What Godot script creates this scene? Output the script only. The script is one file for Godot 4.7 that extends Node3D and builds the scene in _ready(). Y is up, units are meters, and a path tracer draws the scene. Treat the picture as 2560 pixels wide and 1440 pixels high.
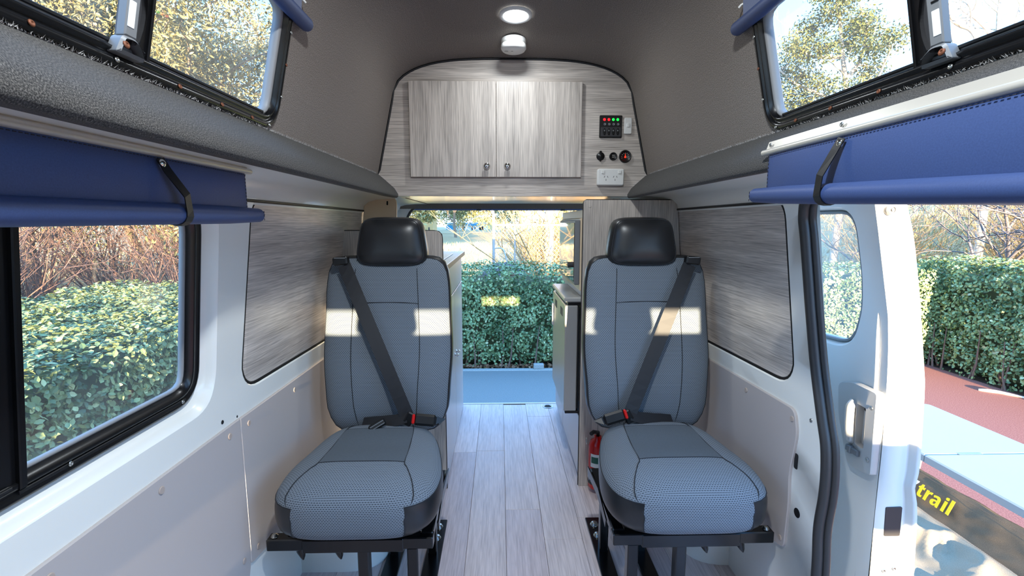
extends Node3D
# A camper van seen from behind its cab, looking back over two single seats to the open tailgate.
# Van axes: x across, y up from the cargo floor, d towards the rear (Godot z = -d).

var rng := RandomNumberGenerator.new()
var taken := {}
var M := {}
var T := {}

func _ready() -> void:
	rng.seed = 7
	setup_view()
	make_materials()
	build_body()
	build_roof()
	build_windows()
	build_sliding_door()
	build_rear_frame()
	build_cab()
	build_cupboards()
	build_seats()
	build_blinds()
	build_fittings()
	build_outside()

func setup_view() -> void:
	var cam := Camera3D.new()
	cam.name = "camera"
	cam.fov = rad_to_deg(2.0 * atan(720.0 / 1200.0))
	cam.near = 0.05
	cam.far = 400.0
	cam.position = Vector3(-0.06, 1.24, 0.0)
	cam.rotation = Vector3(-atan(162.0 / 1200.0), -atan(30.0 / 1200.0), 0.0)
	add_child(cam)
	var env := Environment.new()
	env.background_mode = Environment.BG_SKY
	var sky := Sky.new()
	var sm := ProceduralSkyMaterial.new()
	sm.sky_top_color = Color(0.37, 0.58, 0.815)
	sm.sky_horizon_color = Color(0.71, 0.84, 0.935)
	sm.sky_curve = 0.115
	sm.ground_bottom_color = Color(0.30, 0.27, 0.24)
	sm.ground_horizon_color = Color(0.62, 0.60, 0.55)
	sm.sun_angle_max = 12.0
	sm.sun_curve = 0.08
	sm.sky_energy_multiplier = SKY_E
	sm.ground_energy_multiplier = SKY_E
	sky.sky_material = sm
	env.sky = sky
	env.ambient_light_source = Environment.AMBIENT_SOURCE_DISABLED
	env.tonemap_mode = Environment.TONE_MAPPER_LINEAR
	env.tonemap_exposure = EXPO
	env.sdfgi_enabled = true
	env.ssao_enabled = true
	env.ssil_enabled = true
	var we := WorldEnvironment.new()
	we.name = "world"
	we.environment = env
	add_child(we)
	# low morning sun shining through the windscreen along the van, from behind the camera
	var sun := DirectionalLight3D.new()
	sun.name = "sun"
	sun.light_color = Color(1.0, 0.91, 0.76)
	sun.light_energy = SUN_E
	sun.light_angular_distance = 0.55
	sun.sky_mode = DirectionalLight3D.SKY_MODE_LIGHT_ONLY
	sun.shadow_enabled = true
	add_child(sun)
	var dir := Vector3(-0.012, -0.145, -1.0).normalized()
	sun.look_at_from_position(Vector3(0, 6, 10), Vector3(0, 6, 10) + dir * 5.0, Vector3.UP)

const SKY_E := 1.6
const SUN_E := 3.7
const EXPO := 2.55

# ---------------------------------------------------------------- helpers
func V(x: float, y: float, d: float) -> Vector3:
	return Vector3(x, y, -d)

func numbered(n: String) -> String:
	taken[n] = taken.get(n, -1) + 1
	return n if taken[n] == 0 else "%s_%03d" % [n, taken[n]]

func tag(o: Node, label: String, category: String, group := "") -> void:
	o.set_meta("label", label)
	o.set_meta("category", category)
	if group != "":
		o.set_meta("group", group)

func thing(called: String, label: String, category: String, at := Vector3.ZERO, group := "") -> Node3D:
	var o := Node3D.new()
	o.name = numbered(called)
	add_child(o)
	o.position = at
	tag(o, label, category, group)
	return o

func ms() -> SurfaceTool:
	var st := SurfaceTool.new()
	st.begin(Mesh.PRIMITIVE_TRIANGLES)
	return st

# commits a shape given in the axes of the van as one named mesh under parent
func obj(called: String, st: SurfaceTool, m: Material, parent: Node3D = null, local := false) -> MeshInstance3D:
	st.generate_normals()
	var o := MeshInstance3D.new()
	o.mesh = st.commit()
	o.material_override = null
	o.mesh.surface_set_material(0, m)
	o.cast_shadow = GeometryInstance3D.SHADOW_CASTING_SETTING_ON
	if parent == null:
		o.name = numbered(called)
		add_child(o)
	else:
		o.name = called
		parent.add_child(o, true)
		if not local:
			var at := Vector3.ZERO
			var p: Node = parent
			while p != self:
				at += (p as Node3D).position
				p = p.get_parent()
			o.position = -at
	return o

func struct(called: String, st: SurfaceTool, m: Material, parent: Node3D = null) -> MeshInstance3D:
	var o := obj(called, st, m, parent)
	if parent == null:
		o.set_meta("kind", "structure")
	return o

func tri(st: SurfaceTool, a: Vector3, b: Vector3, c: Vector3) -> void:
	st.add_vertex(a)
	st.add_vertex(b)
	st.add_vertex(c)

func quad(st: SurfaceTool, a: Vector3, b: Vector3, c: Vector3, d: Vector3) -> void:
	tri(st, a, b, c)
	tri(st, a, c, d)

# chamfered box, centre c, full size s, edge r, turned by basis
func rbox(st: SurfaceTool, c: Vector3, s: Vector3, r := 0.003, basis := Basis.IDENTITY) -> void:
	st.set_smooth_group(-1)
	var h := s * 0.5
	r = minf(r, minf(h.x, minf(h.y, h.z)) * 0.9)
	var p := {}
	for sx in [-1, 1]:
		for sy in [-1, 1]:
			for sz in [-1, 1]:
				var k := Vector3(sx, sy, sz)
				for a in 3:
					var q := h - Vector3(r, r, r)
					q[a] = h[a]
					p[[sx, sy, sz, a]] = c + basis * (q * k)
	for a in 3:
		var u := (a + 1) % 3
		var v := (a + 2) % 3
		for s1 in [-1, 1]:
			var f := []
			for uv in [[-1, -1], [1, -1], [1, 1], [-1, 1]]:
				var k := [0, 0, 0]
				k[a] = s1
				k[u] = uv[0]
				k[v] = uv[1]
				f.append(p[[k[0], k[1], k[2], a]])
			if s1 > 0:
				f.reverse()
			quad(st, f[0], f[1], f[2], f[3])
		# the four edges along axis a
		for s1 in [-1, 1]:
			for s2 in [-1, 1]:
				var f := []
				for e in [[-1, u], [1, u], [1, v], [-1, v]]:
					var k := [0, 0, 0]
					k[a] = e[0]
					k[u] = s1
					k[v] = s2
					f.append(p[[k[0], k[1], k[2], e[1]]])
				if s1 * s2 < 0:
					f.reverse()
				quad(st, f[0], f[1], f[2], f[3])
	for sx in [-1, 1]:
		for sy in [-1, 1]:
			for sz in [-1, 1]:
				var f := [p[[sx, sy, sz, 0]], p[[sx, sy, sz, 1]], p[[sx, sy, sz, 2]]]
				if sx * sy * sz > 0:
					f.reverse()
				tri(st, f[0], f[1], f[2])

# box given by its bounds in x, y, d
func vbox(st: SurfaceTool, x0: float, x1: float, y0: float, y1: float, d0: float, d1: float, r := 0.003) -> void:
	rbox(st, V((x0 + x1) * 0.5, (y0 + y1) * 0.5, (d0 + d1) * 0.5), Vector3(absf(x1 - x0), absf(y1 - y0), absf(d1 - d0)), r)

func tube(st: SurfaceTool, pts: Array, r, n := 10, closed := false) -> void:
	st.set_smooth_group(0)
	var m := pts.size()
	var rings := []
	var up := Vector3.UP
	for i in m:
		var a: Vector3 = pts[(i - 1 + m) % m] if closed else pts[maxi(i - 1, 0)]
		var b: Vector3 = pts[(i + 1) % m] if closed else pts[mini(i + 1, m - 1)]
		var t := (b - a).normalized()
		if i == 0:
			up = Vector3.UP if absf(t.y) < 0.9 else Vector3.RIGHT
		var side := t.cross(up).normalized()
		up = side.cross(t).normalized()
		var rr: float = r[i] if r is Array else r
		var ring := PackedVector3Array()
		for k in n:
			var ang := TAU * k / n
			ring.append(pts[i] + (side * cos(ang) + up * sin(ang)) * rr)
		rings.append(ring)
	for i in (m if closed else m - 1):
		var j := (i + 1) % m
		for k in n:
			var l := (k + 1) % n
			quad(st, rings[i][k], rings[j][k], rings[j][l], rings[i][l])
	if not closed:
		st.set_smooth_group(-1)
		for k in range(1, n - 1):
			tri(st, rings[0][0], rings[0][k], rings[0][k + 1])
			tri(st, rings[m - 1][0], rings[m - 1][k + 1], rings[m - 1][k])

# profile of (radius, height) turned about the local y axis of xf
func lathe(st: SurfaceTool, prof: Array, n: int, xf: Transform3D, smooth := true) -> void:
	for i in prof.size() - 1:
		st.set_smooth_group(i + 1 if not smooth else 0)
		for k in n:
			var a0 := TAU * k / n
			var a1 := TAU * (k + 1) / n
			var p: Vector2 = prof[i]
			var q: Vector2 = prof[i + 1]
			var v := [Vector3(p.x * cos(a0), p.y, p.x * sin(a0)), Vector3(q.x * cos(a0), q.y, q.x * sin(a0)), Vector3(q.x * cos(a1), q.y, q.x * sin(a1)), Vector3(p.x * cos(a1), p.y, p.x * sin(a1))]
			if p.x < 1e-5:
				tri(st, xf * v[0], xf * v[1], xf * v[2])
			elif q.x < 1e-5:
				tri(st, xf * v[0], xf * v[1], xf * v[3])
			else:
				quad(st, xf * v[0], xf * v[1], xf * v[2], xf * v[3])

# axes whose y points along n, for lathes
func along(at: Vector3, n: Vector3) -> Transform3D:
	n = n.normalized()
	var s := Vector3.RIGHT if absf(n.x) < 0.9 else Vector3.FORWARD
	var z := s.cross(n).normalized()
	return Transform3D(Basis(n.cross(z).normalized(), n, z), at)

func disc(st: SurfaceTool, at: Vector3, n: Vector3, r: float, h: float, bev := 0.001, seg := 20) -> void:
	lathe(st, [Vector2(0.0, h), Vector2(r - bev, h), Vector2(r, h - bev), Vector2(r, 0.0), Vector2(0.0, 0.0)], seg, along(at, n), false)

func rrect(u0: float, v0: float, u1: float, v1: float, r: float, n := 6) -> PackedVector2Array:
	return fillet([Vector2(u0, v0), Vector2(u1, v0), Vector2(u1, v1), Vector2(u0, v1)], [r, r, r, r], n)

func fillet(p: Array, rad: Array, n := 6) -> PackedVector2Array:
	var out := PackedVector2Array()
	var m := p.size()
	for i in m:
		var a: Vector2 = (p[(i - 1 + m) % m] - p[i]).normalized()
		var b: Vector2 = (p[(i + 1) % m] - p[i]).normalized()
		var r: float = rad[i]
		if r <= 0.0:
			out.append(p[i])
			continue
		for k in n + 1:
			var t := float(k) / n
			var q0: Vector2 = p[i] + a * r
			var q2: Vector2 = p[i] + b * r
			out.append(q0 * (1 - t) * (1 - t) + (p[i] as Vector2) * 2.0 * t * (1 - t) * 1.0 + q2 * t * t)
	return out

func cast(c: Vector2, dir: Vector2, poly: PackedVector2Array) -> Vector2:
	var best := 0.0
	var m := poly.size()
	for i in m:
		var a := poly[i]
		var e := poly[(i + 1) % m] - a
		var den := dir.x * e.y - dir.y * e.x
		if absf(den) < 1e-12:
			continue
		var w := a - c
		var t := (w.x * e.y - w.y * e.x) / den
		var s := (w.x * dir.y - w.y * dir.x) / den
		if t > 0.0 and s >= -1e-6 and s <= 1.000001:
			best = maxf(best, t)
	return c + dir * best

func grown(poly: PackedVector2Array, by: float) -> PackedVector2Array:
	if absf(by) < 1e-6:
		return poly
	var q := Geometry2D.offset_polygon(poly, by, Geometry2D.JOIN_ROUND)
	return q[0] if q.size() else poly

# every vertex moved inwards, so that indices stay matched
func inset(poly: PackedVector2Array, by: float) -> PackedVector2Array:
	var out := PackedVector2Array()
	var m := poly.size()
	var s := -1.0 if Geometry2D.is_polygon_clockwise(poly) else 1.0
	for i in m:
		var a := (poly[i] - poly[(i - 1 + m) % m]).normalized()
		var b := (poly[(i + 1) % m] - poly[i]).normalized()
		var n := (a + b).normalized().orthogonal() * -s
		out.append(poly[i] + n * by / maxf(0.4, absf(n.dot(a.orthogonal()))))
	return out

func fan_angles(c: Vector2, polys: Array) -> Array:
	var ang := []
	for poly in polys:
		for p in poly:
			ang.append((p - c).angle())
	ang.sort()
	var out := []
	for a in ang:
		if out.is_empty() or a - out[-1] > 0.004:
			out.append(a)
	return out

func box_centre(poly: PackedVector2Array) -> Vector2:
	var lo := poly[0]
	var hi := poly[0]
	for p in poly:
		lo = lo.min(p)
		hi = hi.max(p)
	return (lo + hi) * 0.5

# loops of (outline grown by offset, height) joined one to the next; mapf(u, v, h) places them in the van
func loops(st: SurfaceTool, mapf: Callable, c: Vector2, ang: Array, polys: Array, hs: Array, smooth := 0, closed := false) -> void:
	st.set_smooth_group(smooth)
	var rows := []
	for i in polys.size():
		var row := PackedVector3Array()
		for a in ang:
			var q := cast(c, Vector2.from_angle(a), polys[i])
			row.append(mapf.call(q.x, q.y, hs[i]))
		rows.append(row)
	var n := ang.size()
	for i in (polys.size() if closed else polys.size() - 1):
		if smooth < 0:
			st.set_smooth_group(-1)
		var j := (i + 1) % polys.size()
		for k in n:
			var l := (k + 1) % n
			quad(st, rows[i][k], rows[j][k], rows[j][l], rows[i][l])

# a plate with the outline outer and a hole; steps [[inset, height], ...] lead into the hole
func holed(st: SurfaceTool, mapf: Callable, outer: PackedVector2Array, hole: PackedVector2Array, steps: Array) -> void:
	var c := box_centre(hole)
	var ang := fan_angles(c, [outer, hole])
	loops(st, mapf, c, ang, [outer, hole], [0.0, steps[0][1]], 1)
	var ps := []
	var hs := []
	for s in steps:
		ps.append(grown(hole, -s[0]))
		hs.append(s[1])
	loops(st, mapf, c, fan_angles(c, [hole]), ps, hs, 2)

# closed ring round an outline, profile [[growth, height], ...]
func ring(st: SurfaceTool, mapf: Callable, hole: PackedVector2Array, prof: Array, smooth := 0) -> void:
	var c := box_centre(hole)
	var ps := []
	var hs := []
	for s in prof:
		ps.append(grown(hole, s[0]))
		hs.append(s[1])
	loops(st, mapf, c, fan_angles(c, [hole]), ps, hs, smooth, true)

# solid plate between heights h0 and h1 with a chamfer on its front
func slab(st: SurfaceTool, mapf: Callable, poly: PackedVector2Array, h0: float, h1: float, bev := 0.0015) -> void:
	var m := poly.size()
	var top := inset(poly, bev)
	st.set_smooth_group(-1)
	for side in [[top, h1], [poly, h0]]:
		var pl: PackedVector2Array = side[0]
		var ix := Geometry2D.triangulate_polygon(pl)
		for i in range(0, ix.size(), 3):
			tri(st, mapf.call(pl[ix[i]].x, pl[ix[i]].y, side[1]), mapf.call(pl[ix[i + 1]].x, pl[ix[i + 1]].y, side[1]), mapf.call(pl[ix[i + 2]].x, pl[ix[i + 2]].y, side[1]))
	var hm := h1 - signf(h1 - h0) * bev
	for i in m:
		var j := (i + 1) % m
		var a := poly[i]
		var b := poly[j]
		quad(st, mapf.call(a.x, a.y, h0), mapf.call(b.x, b.y, h0), mapf.call(b.x, b.y, hm), mapf.call(a.x, a.y, hm))
		if top != poly:
			quad(st, mapf.call(a.x, a.y, hm), mapf.call(b.x, b.y, hm), mapf.call(top[j].x, top[j].y, h1), mapf.call(top[i].x, top[i].y, h1))
		else:
			quad(st, mapf.call(a.x, a.y, hm), mapf.call(b.x, b.y, hm), mapf.call(b.x, b.y, h1), mapf.call(a.x, a.y, h1))

# grid of points f(i, j)
func grid(st: SurfaceTool, n: int, m: int, f: Callable, smooth := 0) -> void:
	st.set_smooth_group(smooth)
	var pts := []
	for i in n + 1:
		var row := PackedVector3Array()
		for j in m + 1:
			row.append(f.call(float(i) / n, float(j) / m))
		pts.append(row)
	for i in n:
		for j in m:
			quad(st, pts[i][j], pts[i + 1][j], pts[i + 1][j + 1], pts[i][j + 1])

# band of width w lying along pts, thickness t, facing nrm
func ribbon(st: SurfaceTool, pts: Array, nrm: Array, w: float, t: float) -> void:
	st.set_smooth_group(-1)
	var rows := []
	for i in pts.size():
		var a: Vector3 = pts[maxi(i - 1, 0)]
		var b: Vector3 = pts[mini(i + 1, pts.size() - 1)]
		var n: Vector3 = nrm[i] if nrm.size() > 1 else nrm[0]
		var s := (b - a).normalized().cross(n).normalized() * w * 0.5
		n = n.normalized() * t * 0.5
		rows.append([pts[i] - s + n, pts[i] + s + n, pts[i] + s - n, pts[i] - s - n])
	for i in pts.size() - 1:
		for k in 4:
			var l := (k + 1) % 4
			quad(st, rows[i][k], rows[i + 1][k], rows[i + 1][l], rows[i][l])
	quad(st, rows[0][0], rows[0][1], rows[0][2], rows[0][3])
	quad(st, rows[-1][3], rows[-1][2], rows[-1][1], rows[-1][0])

func spline(ctrl: Array, per := 6) -> Array:
	var out := []
	for i in ctrl.size() - 1:
		var p0: Vector3 = ctrl[maxi(i - 1, 0)]
		var p3: Vector3 = ctrl[mini(i + 2, ctrl.size() - 1)]
		for k in per:
			out.append((ctrl[i] as Vector3).cubic_interpolate(ctrl[i + 1], p0, p3, float(k) / per))
	out.append(ctrl[-1])
	return out

func lerp_table(t: Array, x: float) -> float:
	if x <= t[0][0]:
		return t[0][1]
	for i in t.size() - 1:
		if x <= t[i + 1][0]:
			var f: float = (x - t[i][0]) / (t[i + 1][0] - t[i][0])
			f = f * f * (3.0 - 2.0 * f)
			return lerpf(t[i][1], t[i + 1][1], f)
	return t[-1][1]

# sits in a plane facing the camera: u = x, v = y, h towards the camera from depth d
func facing(d: float) -> Callable:
	return func(u: float, v: float, h: float) -> Vector3: return V(u, v, d - h)

func screw(parent: Node3D, at: Vector3, n: Vector3, r: float, m: Material, called := "screw") -> void:
	var st := ms()
	lathe(st, [Vector2(0.0, r * 0.25), Vector2(r * 0.3, r * 0.25), Vector2(r * 0.32, r * 0.45), Vector2(r * 0.75, r * 0.42), Vector2(r, r * 0.1), Vector2(r, 0.0)], 10, along(at, n))
	obj(called, st, m, parent)

func lettering(parent: Node3D, text: String, size: float, xf: Transform3D, m: Material, called := "lettering", bold := true) -> MeshInstance3D:
	var tm := TextMesh.new()
	var f := SystemFont.new()
	f.font_names = PackedStringArray(["Droid Sans"])
	f.font_weight = 700 if bold else 400
	tm.font = f
	tm.text = text
	tm.font_size = 32
	tm.pixel_size = size / 32.0
	tm.depth = size * 0.04
	tm.material = m
	var o := MeshInstance3D.new()
	o.name = called
	o.mesh = tm
	parent.add_child(o, true)
	o.transform = xf
	o.position = xf.origin - parent.position
	return o

# ---------------------------------------------------------------- materials
func pic(w: int, h: int, f: Callable) -> ImageTexture:
	var data := PackedByteArray()
	data.resize(w * h * 3)
	var at := 0
	for y in h:
		for x in w:
			var c: Color = f.call((x + 0.5) / w, (y + 0.5) / h)
			data[at] = clampi(int(c.r * 255.0), 0, 255)
			data[at + 1] = clampi(int(c.g * 255.0), 0, 255)
			data[at + 2] = clampi(int(c.b * 255.0), 0, 255)
			at += 3
	return ImageTexture.create_from_image(Image.create_from_data(w, h, false, Image.FORMAT_RGB8, data))

func noise(s: int, oct := 3) -> FastNoiseLite:
	var n := FastNoiseLite.new()
	n.seed = s
	n.noise_type = FastNoiseLite.TYPE_SIMPLEX_SMOOTH
	n.frequency = 1.0
	n.fractal_octaves = oct
	return n

func fold(t: float) -> float:
	return absf(2.0 * t - 1.0)

# streaky laminate: grain along u (or v when turned); dark and light are its two inks
func wood(s: int, light: Color, dark: Color, turned: bool, w := 640) -> ImageTexture:
	var a := noise(s, 2)
	var b := noise(s + 1, 3)
	var e := noise(s + 2, 1)
	return pic(w, w, func(u: float, v: float) -> Color:
		var g := fold(v if turned else u)
		var x := fold(u if turned else v)
		var fine := a.get_noise_2d(g * 4.0, x * 150.0)
		var mid := b.get_noise_2d(g * 1.8 + 9.0, x * 48.0)
		var wide := e.get_noise_2d(g * 1.1, x * 6.0)
		var k := clampf(0.28 + 0.50 * maxf(fine, -0.3) + 0.40 * maxf(mid, -0.3) + 0.16 * wide, 0.0, 1.0)
		return light.lerp(dark, k))

func speckle(s: int, c0: Color, c1: Color, freq: float, w := 384, oct := 3) -> ImageTexture:
	var a := noise(s, oct)
	return pic(w, w, func(u: float, v: float) -> Color:
		return c0.lerp(c1, clampf(0.5 + 0.75 * a.get_noise_2d(fold(u) * freq, fold(v) * freq), 0.0, 1.0)))

func mat(called: String, c: Color, rough := 0.6, metal := 0.0) -> StandardMaterial3D:
	var m := StandardMaterial3D.new()
	m.resource_name = called
	m.albedo_color = c
	m.roughness = rough
	m.metallic = metal
	M[called] = m
	return m

func tex(called: String, t: Texture2D, scale: Vector3, rough := 0.6, world := true) -> StandardMaterial3D:
	var m := mat(called, Color.WHITE, rough)
	m.albedo_texture = t
	m.uv1_triplanar = true
	m.uv1_world_triplanar = world
	m.uv1_triplanar_sharpness = 8.0
	m.uv1_scale = scale
	return m

func relief(m: StandardMaterial3D, t: Texture2D, cm: float) -> void:
	m.heightmap_enabled = true
	m.heightmap_texture = t
	m.heightmap_scale = cm

func make_materials() -> void:
	var wl := Color(0.85, 0.81, 0.77)
	var wd := Color(0.53, 0.50, 0.475)
	var wh := wood(11, wl, wd, false)
	var wv := wood(21, wl, wd, true)
	tex("laminate_across", wh, Vector3(0.9, 1.5, 0.9), 0.34)
	tex("laminate_upright", wv, Vector3(1.5, 0.9, 1.5), 0.34)
	mat("laminate_edge", Color(0.16, 0.14, 0.14), 0.5)
	mat("cupboard_face", Color(0.80, 0.76, 0.75), 0.3)
	mat("worktop_edge", Color(0.55, 0.42, 0.30), 0.5)
	var ft := wood(31, Color(0.90, 0.85, 0.845), Color(0.69, 0.635, 0.63), true)
	for i in 4:
		var m := tex("vinyl_plank_%d" % i, ft, Vector3(0.8 + i * 0.07, 0.7, 0.75 + 0.05 * i), 0.36)
		m.uv1_offset = Vector3(0.13 * i, 0.0, 0.29 * i)
		m.albedo_color = [Color(1, 1, 1), Color(0.94, 0.93, 0.94), Color(0.97, 0.96, 0.95), Color(0.90, 0.89, 0.90)][i]
	mat("floor_bed", Color(0.35, 0.32, 0.32), 0.8)
	var ct := speckle(5, Color(0.045, 0.043, 0.042), Color(0.41, 0.395, 0.38), 62.0, 640, 2)
	var c := tex("carpet", ct, Vector3(3.6, 3.6, 3.6), 1.0)
	relief(c, ct, 0.015)
	c.rim_enabled = true
	c.rim = 0.15
	var rt := speckle(6, Color(0.33, 0.305, 0.285), Color(0.64, 0.60, 0.565), 60.0, 512, 3)
	c = tex("roof_carpet", rt, Vector3(3.0, 3.0, 3.0), 1.0)
	relief(c, rt, 0.2)
	mat("carpet_fluff", Color(0.66, 0.65, 0.64), 1.0)
	var p := mat("white_paint", Color(0.925, 0.93, 0.91), 0.28)
	p.clearcoat_enabled = true
	p.clearcoat = 0.5
	p.clearcoat_roughness = 0.08
	mat("door_paint", Color(0.87, 0.86, 0.835), 0.3)
	mat("trim_vinyl", Color(0.73, 0.70, 0.69), 0.42)
	mat("trim_edge", Color(0.30, 0.28, 0.28), 0.6)
	mat("trim_button", Color(0.71, 0.65, 0.61), 0.4)
	mat("rubber", Color(0.075, 0.08, 0.09), 0.42)
	mat("seal_rubber", Color(0.20, 0.195, 0.195), 0.45)
	mat("black_frame", Color(0.05, 0.052, 0.06), 0.25)
	mat("grey_seal", Color(0.52, 0.52, 0.52), 0.5)
	mat("black_steel", Color(0.035, 0.037, 0.045), 0.22, 0.0)
	mat("black_plastic", Color(0.045, 0.045, 0.05), 0.4)
	mat("hole_black", Color(0.012, 0.012, 0.014), 0.8)
	mat("chrome", Color(0.86, 0.86, 0.85), 0.12, 1.0)
	mat("zinc", Color(0.70, 0.70, 0.68), 0.3, 1.0)
	mat("rust", Color(0.45, 0.27, 0.18), 0.6, 0.4)
	mat("aluminium", Color(0.80, 0.78, 0.74), 0.36, 0.5)
	mat("stainless", Color(0.74, 0.735, 0.72), 0.3, 0.4)
	mat("silver_plastic", Color(0.76, 0.755, 0.74), 0.3, 0.25)
	mat("grey_plastic", Color(0.46, 0.47, 0.48), 0.45)
	mat("white_plastic", Color(0.90, 0.90, 0.885), 0.4)
	mat("cream_board", Color(0.86, 0.77, 0.65), 0.4)
	var b := mat("blind_vinyl", Color(0.22, 0.30, 0.485), 0.5)
	var bt := speckle(8, Color(0.86, 0.87, 0.9), Color(1.0, 1.0, 1.0), 40.0, 192, 2)
	b.albedo_texture = bt
	b.uv1_triplanar = true
	b.uv1_world_triplanar = true
	b.uv1_scale = Vector3(5, 5, 5)
	mat("blind_thread", Color(0.07, 0.08, 0.14), 0.7)
	mat("strap_leather", Color(0.055, 0.06, 0.075), 0.38)
	mat("red_plastic", Color(0.80, 0.06, 0.04), 0.35)
	mat("red_paint", Color(0.74, 0.045, 0.035), 0.25)
	mat("label_white", Color(0.88, 0.88, 0.86), 0.5)
	mat("label_green", Color(0.10, 0.36, 0.30), 0.5)
	# seat cloth: a honeycomb weave of small dark eyes
	var weave := pic(192, 192, func(u: float, v: float) -> Color:
		var x := u * 12.0
		var y := v * 20.0
		var row := floorf(y)
		var fx := fposmod(x + 0.5 * fposmod(row, 2.0), 1.0) - 0.5
		var fy := fposmod(y, 1.0) - 0.5
		var r := sqrt(fx * fx * 1.6 + fy * fy * 4.2)
		var k := smoothstep(0.30, 0.62, r)
		return Color(0.21, 0.235, 0.265).lerp(Color(0.465, 0.50, 0.535), k))
	var s := tex("seat_cloth", weave, Vector3(11.0, 11.0, 11.0), 0.95, false)
	relief(s, weave, 0.10)
	var plain := speckle(9, Color(0.27, 0.30, 0.33), Color(0.37, 0.40, 0.43), 120.0, 256, 2)
	tex("seat_cloth_plain", plain, Vector3(9, 9, 9), 0.95, false)
	mat("seam_thread", Color(0.14, 0.15, 0.17), 0.9)
	var lt := speckle(10, Color(0.86, 0.86, 0.86), Color(1, 1, 1), 90.0, 256, 2)
	var le := tex("leatherette", lt, Vector3(5, 5, 5), 0.34, false)
	le.albedo_color = Color(0.125, 0.13, 0.14)
	relief(le, lt, 0.05)
	mat("webbing", Color(0.085, 0.085, 0.10), 0.55)
	var g := mat("glass", Color(0.96, 0.98, 0.98, 0.04), 0.0)
	g.transparency = BaseMaterial3D.TRANSPARENCY_ALPHA
	var g2 := mat("tinted_glass", Color(0.90, 0.95, 0.93, 0.14), 0.0)
	g2.transparency = BaseMaterial3D.TRANSPARENCY_ALPHA
	mat("mirror_glass", Color(0.62, 0.57, 0.53), 0.03, 0.9)
	mat("cooktop_glass", Color(0.10, 0.11, 0.12), 0.06)
	for e in [["red_lamp", Color(1.0, 0.07, 0.10), 1.3], ["green_lamp", Color(0.05, 0.95, 0.22), 1.3], ["lamp_glow", Color(0.93, 0.97, 1.0), 6.0], ["needle_glow", Color(0.95, 0.22, 0.10), 0.35]]:
		var em := mat(e[0], e[1], 0.5)
		em.emission_enabled = true
		em.emission = e[1]
		em.emission_energy_multiplier = e[2]
	# outdoors
	var at := speckle(14, Color(0.40, 0.40, 0.39), Color(0.64, 0.635, 0.62), 90.0, 512, 3)
	tex("asphalt", at, Vector3(0.9, 0.9, 0.9), 0.95)
	var rd := speckle(15, Color(0.50, 0.28, 0.24), Color(0.70, 0.46, 0.40), 60.0, 512, 4)
	tex("red_ground", rd, Vector3(0.7, 0.7, 0.7), 0.95)
	var gr := speckle(16, Color(0.55, 0.43, 0.27), Color(0.86, 0.74, 0.54), 26.0, 512, 4)
	tex("dry_grass", gr, Vector3(0.25, 0.25, 0.25), 1.0)
	tex("concrete", speckle(17, Color(0.58, 0.57, 0.54), Color(0.75, 0.73, 0.70), 40.0, 256, 3), Vector3(1, 1, 1), 0.9)
	tex("soil", speckle(18, Color(0.20, 0.14, 0.10), Color(0.42, 0.31, 0.22), 40.0, 256, 3), Vector3(1, 1, 1), 1.0)
	var bk := speckle(19, Color(0.40, 0.33, 0.27), Color(0.72, 0.63, 0.53), 16.0, 256, 4)
	tex("bark", bk, Vector3(2.0, 0.6, 2.0), 0.95)
	tex("pale_bark", speckle(20, Color(0.68, 0.58, 0.48), Color(0.93, 0.86, 0.77), 10.0, 256, 3), Vector3(1.2, 0.5, 1.2), 0.9)
	mat("twig", Color(0.50, 0.38, 0.32), 0.95)
	mat("twig_grey", Color(0.43, 0.39, 0.38), 0.95)
	mat("twig_straw", Color(0.76, 0.62, 0.42), 0.95)
	tex("hedge_core", speckle(26, Color(0.30, 0.27, 0.19), Color(0.36, 0.42, 0.25), 30.0, 192, 3), Vector3(2, 2, 2), 1.0)
	for l in ["hedge_leaf", "gum_leaf"]:
		var m := mat(l, Color.WHITE, 0.5)
		m.vertex_color_use_as_albedo = true
		m.backlight_enabled = true
		m.backlight = Color(0.22, 0.26, 0.10)
	var lf := mat("litter", Color.WHITE, 0.9)
	lf.vertex_color_use_as_albedo = true
	mat("fence_steel", Color(0.78, 0.77, 0.74), 0.5, 0.3)
	mat("house_white", Color(0.88, 0.88, 0.86), 0.8)
	mat("house_blue", Color(0.20, 0.55, 0.70), 0.7)
	mat("house_cream", Color(0.86, 0.74, 0.52), 0.8)
	mat("house_roof", Color(0.55, 0.66, 0.72), 0.6)
	mat("house_glass", Color(0.18, 0.20, 0.22), 0.15)
	mat("table_white", Color(0.62, 0.62, 0.61), 0.42)
	var cv := speckle(24, Color(0.54, 0.49, 0.41), Color(0.63, 0.575, 0.485), 40.0, 256, 2)
	tex("grey_canvas", cv, Vector3(3, 3, 3), 0.85)
	var bv := speckle(25, Color(0.33, 0.275, 0.21), Color(0.50, 0.42, 0.325), 60.0, 256, 2)
	tex("brown_canvas", bv, Vector3(4, 4, 4), 0.85)
	mat("yellow_print", Color(0.92, 0.78, 0.05), 0.6)
	mat("white_print", Color(0.90, 0.90, 0.88), 0.6)
	mat("dash_plastic", Color(0.20, 0.20, 0.21), 0.6)

# ---------------------------------------------------------------- body shell
func wx(y: float) -> float:
	return 0.772 - 0.1 * maxf(0.0, y - 0.84)

func wall_map(s: float, off := 0.0) -> Callable:
	return func(u: float, v: float, h: float) -> Vector3: return V(s * (wx(v) + off - h), v, u)

func hx(y: float) -> float:
	return 0.59 - 0.22 * (y - 1.45)

func high_map(s: float, off := 0.0) -> Callable:
	return func(u: float, v: float, h: float) -> Vector3: return V(s * (hx(v) + off - h), v, u)

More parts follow.
